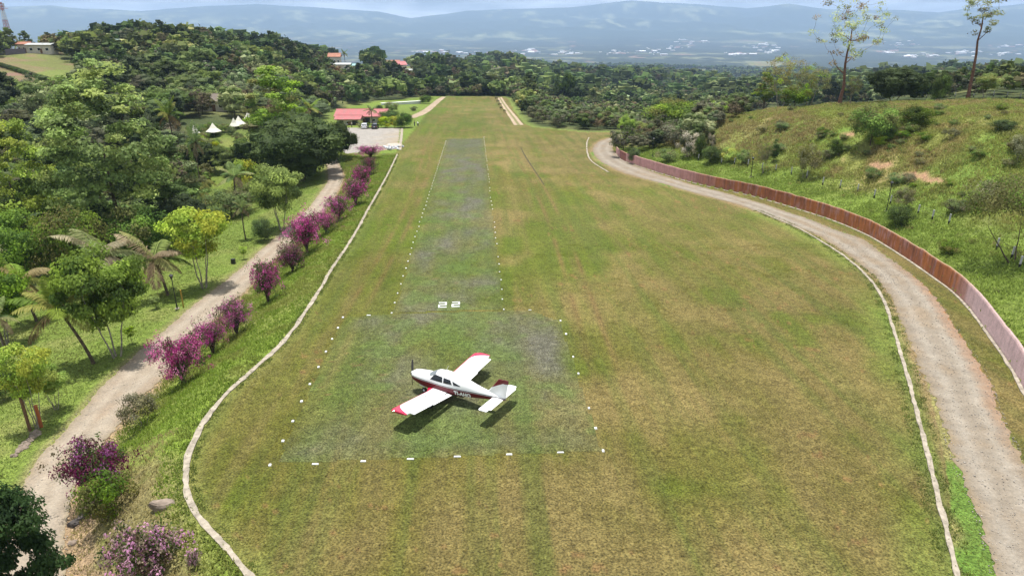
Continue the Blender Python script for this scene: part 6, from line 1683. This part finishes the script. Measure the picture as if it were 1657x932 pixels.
# cars seen from behind
def car(p, rz, paint_c, label, L=4.5, W_=1.8, H=1.65):
    root = empty('parked_car', tuple(p), rz); props(root, label, 'car'); pc = plain('car_paint', paint_c, .25, coat=.6, metal=.2)
    prof = [(-L / 2, .42), (-L / 2 + .02, .95), (-L / 2 + .18, 1.02), (-L / 2 + .42, H - .08), (-L / 2 + .8, H), (.15, H - .02), (.95, 1.06), (L / 2 - .25, .92), (L / 2, .70), (L / 2, .38), (L / 2 - .3, .30), (-L / 2 + .3, .30)]
    mb = MB(); V = []; n = len(prof)
    for y, k_ in ((-W_ / 2, 1), (-W_ / 2 * .96, 0), (W_ / 2 * .96, 0), (W_ / 2, 1)):
        for x, z in prof:
            yy = y * (1 - .18 * max(0, (z - 1.0) / (H - 1.0))); zz = z if not k_ else z * .985 + .008; V.append((x * (.985 if k_ else 1), yy, zz))
    Fs = [(r_ * n + i, r_ * n + (i + 1) % n, (r_ + 1) * n + (i + 1) % n, (r_ + 1) * n + i) for r_ in range(3) for i in range(n)] + [tuple(range(n))[::-1], tuple(3 * n + i for i in range(n))]
    mb.add(V, Fs); mb.build('body', pc, root)
    def quad(nm, pts, m): mb = MB(); mb.add(pts, [(0, 1, 2, 3)]); o = mb.build(nm, m, root); s = o.modifiers.new('s', 'SOLIDIFY'); s.thickness = .02; s.offset = 1; return o
    hw = W_ / 2; quad('rear_window', [(-L / 2 + .19, -hw * .78, 1.08), (-L / 2 + .19, hw * .78, 1.08), (-L / 2 + .40, hw * .70, H - .14), (-L / 2 + .40, -hw * .70, H - .14)], M['glass'])
    quad('windscreen', [(.98, -hw * .80, 1.10), (.98, hw * .80, 1.10), (.26, hw * .70, H - .08), (.26, -hw * .70, H - .08)], M['glass'])
    for sg in (-1, 1):
        quad('side_window', [(-L / 2 + .45, sg * hw * .985, 1.08), (.80, sg * hw * .985, 1.08), (.15, sg * hw * .86, H - .12), (-L / 2 + .62, sg * hw * .86, H - .12)], M['glass'])
        mb = MB(); mb.box((-L / 2 - .01, sg * hw * .80, .88), (.06, .22, .26)); mb.build('tail_light', plain('tail_red', (.35, .01, .01), .3), root)
        mb = MB(); mb.box((L / 2 - .02, sg * hw * .72, .72), (.08, .34, .16)); mb.build('headlight', M['white'], root)
        mb = MB(); mb.box((.70, sg * (hw + .08), 1.08), (.14, .16, .12)); mb.build('mirror', pc, root)
        for x in (-L / 2 + .85, L / 2 - .85):
            mb = MB(); mb.tube([(x, sg * (hw - .20), .33), (x, sg * (hw + .01), .33)], .33, 16); wl = mb.build('wheel', M['black'], root)
            mb = MB(); mb.tube([(x, sg * (hw - .02), .33), (x, sg * (hw + .02), .33)], .19, 12); mb.build('rim', plain('rim', (.5, .5, .5), .3, metal=.8), wl)
    mb = MB(); mb.box((-L / 2 - .03, 0, .50), (.14, W_ * .96, .22)); mb.build('bumper', M['black'] if sum(paint_c) < 1 else pc, root, bevel=.03)
    mb = MB(); mb.box((-L / 2 - .012, 0, .80), (.03, .40, .13)); mb.build('number_plate', M['white'], root)
q = P_(591, 208); car(q, math.radians(93), (.72, .73, .75), 'white hatchback seen from behind in front of the hall')
q = P_(607.5, 208.5); car(q, math.radians(92), (.03, .03, .035), 'dark estate car parked right of the white one')

def person(p, pose, cols, label, rz=0.):
    """one skinned body with clothes as children"""
    root = empty('person', tuple(p), rz); props(root, label, 'person')
    J = {'stand': dict(pel=(0, 0, .95), che=(0, 0, 1.35), nec=(0, 0, 1.50), hea=(0, .02, 1.64), sh=.19, kn=(.0, .02, .50), ft=(0, 0, .07), el=(.05, 1.12), ha=(.10, .88)),
         'bend': dict(pel=(0, -.10, .88), che=(0, .25, 1.12), nec=(0, .38, 1.18), hea=(0, .50, 1.16), sh=.19, kn=(0, .05, .48), ft=(0, 0, .07), el=(.38, .85), ha=(.48, .62))}[pose]
    me = bpy.data.meshes.new('body'); vs = [J['pel'], J['che'], J['nec'], J['hea']]; es = [(0, 1), (1, 2), (2, 3)]; rad = [.14, .16, .065, .10]
    vs.append((0, J['hea'][1] + .01, J['hea'][2] + .12)); es.append((3, 4)); rad.append(.085)
    for s_ in (-1, 1):
        i = len(vs); vs += [(s_ * .10, J['pel'][1], J['pel'][2] - .08), (s_ * .11, J['kn'][1], J['kn'][2]), (s_ * .12, J['ft'][1], J['ft'][2]), (s_ * .13, J['ft'][1] + .17, .05)]; es += [(0, i), (i, i + 1), (i + 1, i + 2), (i + 2, i + 3)]; rad += [.10, .065, .045, .04]
        i = len(vs); y = J['che'][1]; vs += [(s_ * J['sh'], y + .02, J['che'][2] + .06), (s_ * (J['sh'] + .06), J['el'][0], J['el'][1]), (s_ * (J['sh'] + .05), J['ha'][0], J['ha'][1]), (s_ * (J['sh'] + .04), J['ha'][0] + .03, J['ha'][1] - .10)]; es += [(1, i), (i, i + 1), (i + 1, i + 2), (i + 2, i + 3)]; rad += [.065, .045, .035, .035]
    me.from_pydata(vs, es, []); me.update(); o = bpy.data.objects.new('body', me); COL.objects.link(o); o.parent = root
    sk = o.modifiers.new('skin', 'SKIN'); sl_ = me.skin_vertices[0].data
    for i, r_ in enumerate(rad): sl_[i].radius = (r_, r_ * .8)
    sl_[0].use_root = True; o.modifiers.new('sub', 'SUBSURF').levels = 1; me.materials.append(plain('skin', (.32, .18, .11), .6))
    mb = MB(); mb.tube([J['pel'], tuple(np.array(J['pel']) * .5 + np.array(J['che']) * .5), J['che'], tuple(np.array(J['che']) * .4 + np.array(J['nec']) * .6)], [.175, .18, .20, .11], 12); mb.build('shirt', plain('shirt', cols[0], .9), root, smooth=True)
    mb = MB()
    for s_ in (-1, 1): mb.tube([(s_ * .06, J['pel'][1], J['pel'][2] + .04), (s_ * .11, J['kn'][1], J['kn'][2]), (s_ * .12, J['ft'][1], .10)], [.135, .095, .075], 10)
    mb.build('trousers', plain('trousers', cols[1], .9), root, smooth=True)
    mb = MB(); h_ = J['hea']; mb.ball((h_[0], h_[1] - .015, h_[2] + .09), (.10, .115, .10), 10, 7); mb.build('hair', M['black'], root, smooth=True)
q = P_(676.5, 204.5); person(q, 'bend', ((.7, .7, .72), (.03, .03, .05)), 'person in white shirt and dark trousers stooping on the grass by the strip', .6)
q = P_(671, 204.5); person(q, 'stand', ((.05, .05, .06), (.04, .05, .08)), 'person in dark clothes standing beside the stooping one', 1.2)
q = P_(569.5, 206.5); person(q, 'stand', ((.65, .62, .60), (.10, .10, .12)), 'person in pale shirt standing before the low annexe', 2.2)

# lamp posts
def lamp(bx, by, ty, label, base=True):
    p = P_(bx, by); h = height_to(p, ty); root = empty('lamp_post', tuple(p)); props(root, label, 'lamp post'); s_ = h / 4.
    mb = MB(); mb.tube([(0, 0, -.3), (0, 0, .5), (0, 0, .52), (0, 0, h - .62 * s_)], [.095, .085, .055, .045], 10); mb.build('post', M['iron'], root)
    mb = MB(); mb.tube([(0, 0, h - .64 * s_), (0, 0, h - .56 * s_), (0, 0, h - .22 * s_)], [.06, .10, .19], 6); mb.build('lantern', M['glass'], root)
    mb = MB(); mb.tube([(0, 0, h - .22 * s_), (0, 0, h - .19 * s_), (0, 0, h - .05 * s_), (0, 0, h)], [.25, .24, .06, .02], 6); mb.build('lantern_cap', M['iron'], root)
    mb = MB(); mb.tube([(0, 0, -.1), (0, 0, .10)], .24, 8); mb.build('footing', M['concrete'], root)
lamp(1056, 254, 223, 'black lamp post behind the far end of the wall, farthest of the three')
lamp(1215, 287, 254, 'black lamp post in the middle of the grass strip behind the wall')
lamp(1434, 343, 293, 'black lamp post beside the dark glossy round bush, nearest of the three')
lamp(287, 500, 443, 'black lamp post on the garden lawn beside a short yellow post')
# short posts in the garden
def post(bx, by, ty, r, m, label, name='post', capm=None, cat='post'):
    p = P_(bx, by); h = height_to(p, ty); root = empty(name, tuple(p)); props(root, label, cat)
    mb = MB(); mb.tube([(0, 0, -.3), (0, 0, h)], r, 10); mb.build('shaft', m, root); mb = MB(); mb.tube([(0, 0, h - .01), (0, 0, h + .05)], r * 1.15, 10); mb.build('cap', capm or m, root)
post(297, 497, 470, .075, plain('ochre', (.34, .22, .03), .8), 'short ochre yellow post beside the black lamp post')
post(49, 697, 637, .11, WOOD, 'tall grey wooden pole with a white top by the stone line', 'wooden_pole', M['white'])
post(67, 691, 657, .12, plain('rust_orange', (.36, .10, .03), .8), 'thick rust orange post at the end of the stone line')
q = P_(378, 427); o = MB(); o.box((0, 0, .30), (.5, .35, .75)); u_ = o.build('utility_box', M['black'], bevel=.03); u_.location = tuple(q); props(u_, 'small black utility box on the lawn beside the lower road', 'utility box')
for px, py, ty in [(604, 283, 262), (611, 277, 262), (597, 290, 268)]:
    q = P_(px, py); h = height_to(q, ty); mb = MB(); mb.tube([(0, 0, -.2), (.25, .1, h)], .05, 6); mb.tube([(.05, .02, h * .6), (.5, .2, h * .85)], .03, 5); o = mb.build('leaning_stake', M['bark'], None); o.location = tuple(q)
    props(o, 'thin leaning wooden stake beside the dusky bougainvillea', 'stake', 'leaning stakes by the bougainvillea')

# rocks
def rock(p, r, label=None, group=None, seed=0, name='boulder', mat=None):
    rs = np.random.default_rng(seed); mb = MB(); mb.ball((0, 0, 0), 1.0, 14, 10); V = np.array(mb.v)
    for _ in range(9):
        d = rs.normal(0, 1, 3); d /= np.linalg.norm(d); k_ = V @ d; c = rs.uniform(.55, .85); m = k_ > c; V[m] -= np.outer(k_[m] - c, d) * .9
    V *= np.array(r); mb.v = [tuple(v) for v in V]; o = mb.build(name, mat or M['rock']); o.location = (p[0], p[1], p[2] + r[2] * .12); o.rotation_euler = (0, rs.uniform(-.2, .2), rs.uniform(0, 6.28)); props(o, label, 'rock', group); return o
rock(P_(262, 820), (.72, .42, .46), 'pale elongated boulder alone on the green bank', seed=1).rotation_euler = (0, .1, .35)
rock(P_(120, 848), (.45, .35, .34), 'dark rock jutting from the eroded bank beside the road', seed=2, mat=plain('dark_rock', (.07, .06, .055), .95, var=.4, scale=3, bump=.8))
rock(P_(134, 838), (.38, .32, .26), 'smaller dark rock above the jutting one', seed=3, mat=plain('dark_rock', (.09, .075, .065), .95, var=.4, scale=3, bump=.8))
rock(P_(119, 878), (.30, .26, .2), 'brown stone at the foot of the eroded bank', seed=4)
i = 0
for t_ in np.linspace(0, 1, 15):
    for k_ in range(2):
        px = 58 - 38 * t_ + random.uniform(-3, 3) + 5 * k_; py = 700 + 38 * t_ + random.uniform(-3, 3); i += 1
        rock(P_(px, py), (random.uniform(.16, .28), random.uniform(.12, .2), random.uniform(.10, .17)), 'brown grey stone in the loose line of stones left of the lower road', 'stones lining the left verge', seed=20 + i, name='stone', mat=M['rock'])
sil = plain('pale_stone', (.42, .43, .45), .7, var=.4, scale=4, bump=.5)
for i in range(26):
    px = 634 + random.gauss(0, 6); py = 240 + random.gauss(0, 1.6); q = onplane(px, py); rock((q[0], q[1], q[2] + random.uniform(0, .35)), (random.uniform(.3, .6), random.uniform(.25, .45), random.uniform(.2, .45)), 'grey white rock in the pile at the corner of the parking lot', 'rocks in the pile by the parking lot', seed=60 + i, name='pile_rock', mat=sil)
mb = MB(); q = onplane(634, 238.5); V = []
mnd = rock((q[0], q[1] + 1.5, q[2] - .1), (3.4, 2.2, .9), 'heap of pale gravel behind the rock pile at the parking lot', seed=99, name='gravel_heap', mat=plain('heap', (.38, .33, .27), .95, var=.3, scale=6, bump=.8)); mnd.rotation_euler = (0, 0, .1)

# fence of squat white posts with dark feet behind the wall
def post_fence(pts, label, hgt=1.25, dark=True):
    P3 = [P_(*q) for q in pts]; root = empty('post_fence', tuple(P3[0])); props(root, label, 'fence'); o0 = P3[0]
    for p in P3:
        l = p - o0; mb = MB(); mb.tube([(l[0], l[1], l[2] + hgt * .34), (l[0] + .02, l[1], l[2] + hgt)], .095, 8); po = mb.build('post', plain('post_grey', (.44, .43, .42), .9) if False else M['postw'], root)
        mb = MB(); mb.tube([(l[0], l[1], l[2] - .2), (l[0], l[1], l[2] + hgt * .34)], .10, 8); mb.build('dark_foot', M['black'], po)
    mb = MB()
    for a, b in zip(P3[:-1], P3[1:]):
        for f in (.5, .85): mb.tube([a - o0 + np.array([0, 0, hgt * f]), b - o0 + np.array([0, 0, hgt * f])], .012, 4)
    mb.build('wire', M['iron'], root)
M['postw'] = plain('post_grey', (.46, .45, .45), .9, var=.15, scale=6)
post_fence([(1112,256),(1130,260),(1149,263),(1167,266),(1188,267),(1210,270),(1233,276),(1255,278),(1280,283),(1305,289),(1331,300),(1359,305),(1387,312),(1414,321),(1440,331),(1485,347),(1508,356),(1534.7,363)],
           'fence of grey white posts with black feet running along the foot of the hill')
post_fence([(1612,404),(1636.6,418),(1649,434)], 'three grey white fence posts under the arching tree at the right edge')
post_fence([(1440,157),(1464,157),(1479,157.5),(1499,159),(1520,158),(1545,158),(1575,158),(1607,157),(1629,158),(1650,160)], 'fence of thin pale posts along the hill crest behind the dark dome tree', 1.3)

# the town on the valley floor
rs = np.random.default_rng(5); bm_ = []
for i, (w, d, h) in enumerate([(16, 11, 5), (30, 18, 7), (12, 9, 4), (48, 26, 8)]):
    mb = MB(); mb.box((0, 0, h / 2), (w, d, h)); W2, D2 = w / 2 + .8, d / 2 + .8
    mb.add([(-W2, -D2, h), (W2, -D2, h), (W2, D2, h), (-W2, D2, h), (-W2, 0, h + d * .16), (W2, 0, h + d * .16)], [(0, 1, 5, 4), (2, 3, 4, 5), (3, 0, 4), (1, 2, 5), (0, 3, 2, 1)], 1)
    for k_ in range(4): mb.box((-w / 2 + w * (k_ + .5) / 4, -d / 2 - .05, h * .5), (w / 9, .12, h * .35), mi=2)
    for rf in ('w', 'r', 'g'):
        me = bpy.data.meshes.new('valley_building'); me.from_pydata(mb.v, [], mb.f)
        for m in (WALLM, {'w': plain('town_white', (.78, .78, .77), .6), 'r': plain('town_red', (.36, .20, .17), .8), 'g': plain('town_grey', (.5, .52, .54), .7)}[rf], DARKW): me.materials.append(m)
        me.polygons.foreach_set('material_index', mb.m); bm_.append((rf, i, me))
CL = [(860, 84, 12, 3, 22), (840, 88, 20, 4, 12), (915, 87, 24, 4, 20), (990, 87, 26, 4, 14), (1055, 86, 26, 4, 16), (1085, 79, 25, 3, 14), (1110, 68, 30, 6, 14), (1185, 88, 16, 3, 14), (1204, 89, 8, 2, 8), (1230, 75, 26, 5, 20), (1245, 84, 14, 4, 12),
      (1440, 84, 14, 3, 12), (1472, 92, 10, 2.5, 16), (1503, 90, 14, 3, 14), (1450, 72, 40, 7, 12), (1560, 86, 22, 3, 22), (1620, 88, 30, 3.5, 14), (1640, 76, 26, 6, 10), (700, 85, 30, 2.5, 22), (770, 86, 26, 2.5, 12), (560, 74, 60, 8, 8), (640, 68, 60, 7, 12),
      (1340, 84, 18, 4, 12), (1390, 80, 24, 6, 12), (735, 80, 30, 3, 12), (1100, 95, 60, 2.5, 5), (945, 66, 40, 5, 8), (1300, 66, 60, 5, 12)]
cnt = {}
n_b = 0
for cx_, cy_, sx, sy, n in CL:
    for k_ in range(n):
        if n_b >= 298: break
        px, py = rs.normal(cx_, sx * .6), rs.normal(cy_, sy * .55); q = ground_at(px, max(py, 58))
        r = math.hypot(q[0], q[1])
        if r < 2300 or r > 10500: continue
        big = 3 if rs.random() < .07 else 1 if rs.random() < .35 else rs.choice([0, 2]); rf = rs.choice(['w', 'r', 'g'], p=[.55, .2, .25]); me = [m for a_, b_, m in bm_ if a_ == rf and b_ == big][0]
        o = link('valley_building', me, None, tuple(q)); o.rotation_euler = (0, 0, rs.choice([0, 1.57, .3, -.25]) + rs.normal(0, .1)); k2 = max(1, r / 5200); o.scale = (k2, k2, 1)
        sd = 'left half' if px < 780 else 'centre' if px < 1280 else 'right'; cn = {'w': 'white roofed', 'r': 'reddish roofed', 'g': 'grey roofed'}[rf]; sz = {0: 'small', 2: 'small', 1: 'mid sized', 3: 'big'}[big]
        props(o, '%s %s building in the hazy valley, %s of the picture' % (sz, cn, sd), 'building', '%s %s buildings in the valley, %s' % (sz, cn, sd)); n_b += 1
print('town', n_b)

# ------------------------------------------------------------------ camera, light, sky, air
cam = bpy.data.cameras.new('camera'); co = bpy.data.objects.new('camera', cam); COL.objects.link(co)
co.location = (0, 0, CAMH); co.rotation_euler = (math.pi / 2 - PITCH, 0, 0)
cam.sensor_width = 36; cam.lens = 36 * F0 / 1657.0; cam.clip_start = .5; cam.clip_end = 90000
SC.camera = co
SUNV = Vector((-.05, .13, 1)).normalized()
sun = bpy.data.lights.new('sun', 'SUN'); sun.energy = 5.0; sun.angle = math.radians(.5); sun.color = (1, .97, .925)
so = bpy.data.objects.new('sun', sun); COL.objects.link(so); so.location = (0, 0, 200); so.rotation_mode = 'QUATERNION'
so.rotation_quaternion = (-SUNV).to_track_quat('-Z', 'Y')
w = bpy.data.worlds.new('World'); SC.world = w; w.use_nodes = True; nt = w.node_tree
bg = nt.nodes['Background']; st = N(nt, 'ShaderNodeTexSky', sky_type='NISHITA'); st.sun_disc = False
st.sun_elevation = math.asin(SUNV.z); st.sun_rotation = math.atan2(SUNV.x, SUNV.y); st.altitude = 900; st.air_density = 1.0; st.dust_density = 1.0; st.ozone_density = 1.2
# faint high cloud low over the ridge
tc = N(nt, 'ShaderNodeTexCoord'); mp = N(nt, 'ShaderNodeMapping'); mp.inputs['Scale'].default_value = (2.2, 2.2, 14)
nz = N(nt, 'ShaderNodeTexNoise'); nz.inputs['Scale'].default_value = 3.2; nz.inputs['Detail'].default_value = 7
nt.links.new(tc.outputs['Generated'], mp.inputs[0]); nt.links.new(mp.outputs[0], nz.inputs['Vector'])
mr = N(nt, 'ShaderNodeMapRange'); mr.inputs['From Min'].default_value = .38; mr.inputs['From Max'].default_value = .62; mr.inputs['To Max'].default_value = .9
nt.links.new(nz.outputs['Fac'], mr.inputs['Value'])
mx = N(nt, 'ShaderNodeMix', data_type='RGBA'); mx.inputs[7].default_value = (23.5, 24.5, 25.2, 1)
nt.links.new(mr.outputs['Result'], mx.inputs[0]); nt.links.new(st.outputs['Color'], mx.inputs[6]); nt.links.new(mx.outputs[2], bg.inputs['Color'])
bg.inputs['Strength'].default_value = .05
# haze
hz = MB(); hz.box((0, 0, 132), (41200, 41200, 806)); ho = hz.build('haze', plain('haze_surface', (1, 1, 1))); props(ho, kind='stuff')
hm = bpy.data.materials.new('haze_air'); hm.use_nodes = True; hn = hm.node_tree; hn.nodes.clear()
out = N(hn, 'ShaderNodeOutputMaterial'); pv = N(hn, 'ShaderNodeVolumePrincipled'); pv.inputs['Color'].default_value = (.46, .63, .92, 1); pv.inputs['Density'].default_value = 9.0e-5
pv.inputs['Anisotropy'].default_value = 0.0
hn.links.new(pv.outputs[0], out.inputs['Volume']); ho.data.materials.clear(); ho.data.materials.append(hm)
SC.view_settings.view_transform = 'Standard'; SC.view_settings.look = 'None'; SC.view_settings.exposure = .45; SC.view_settings.gamma = 1; SC.view_settings.use_curve_mapping = False
SC.cycles.use_denoising = True; SC.cycles.max_bounces = 5; SC.cycles.transparent_max_bounces = 8; SC.cycles.volume_bounces = 1
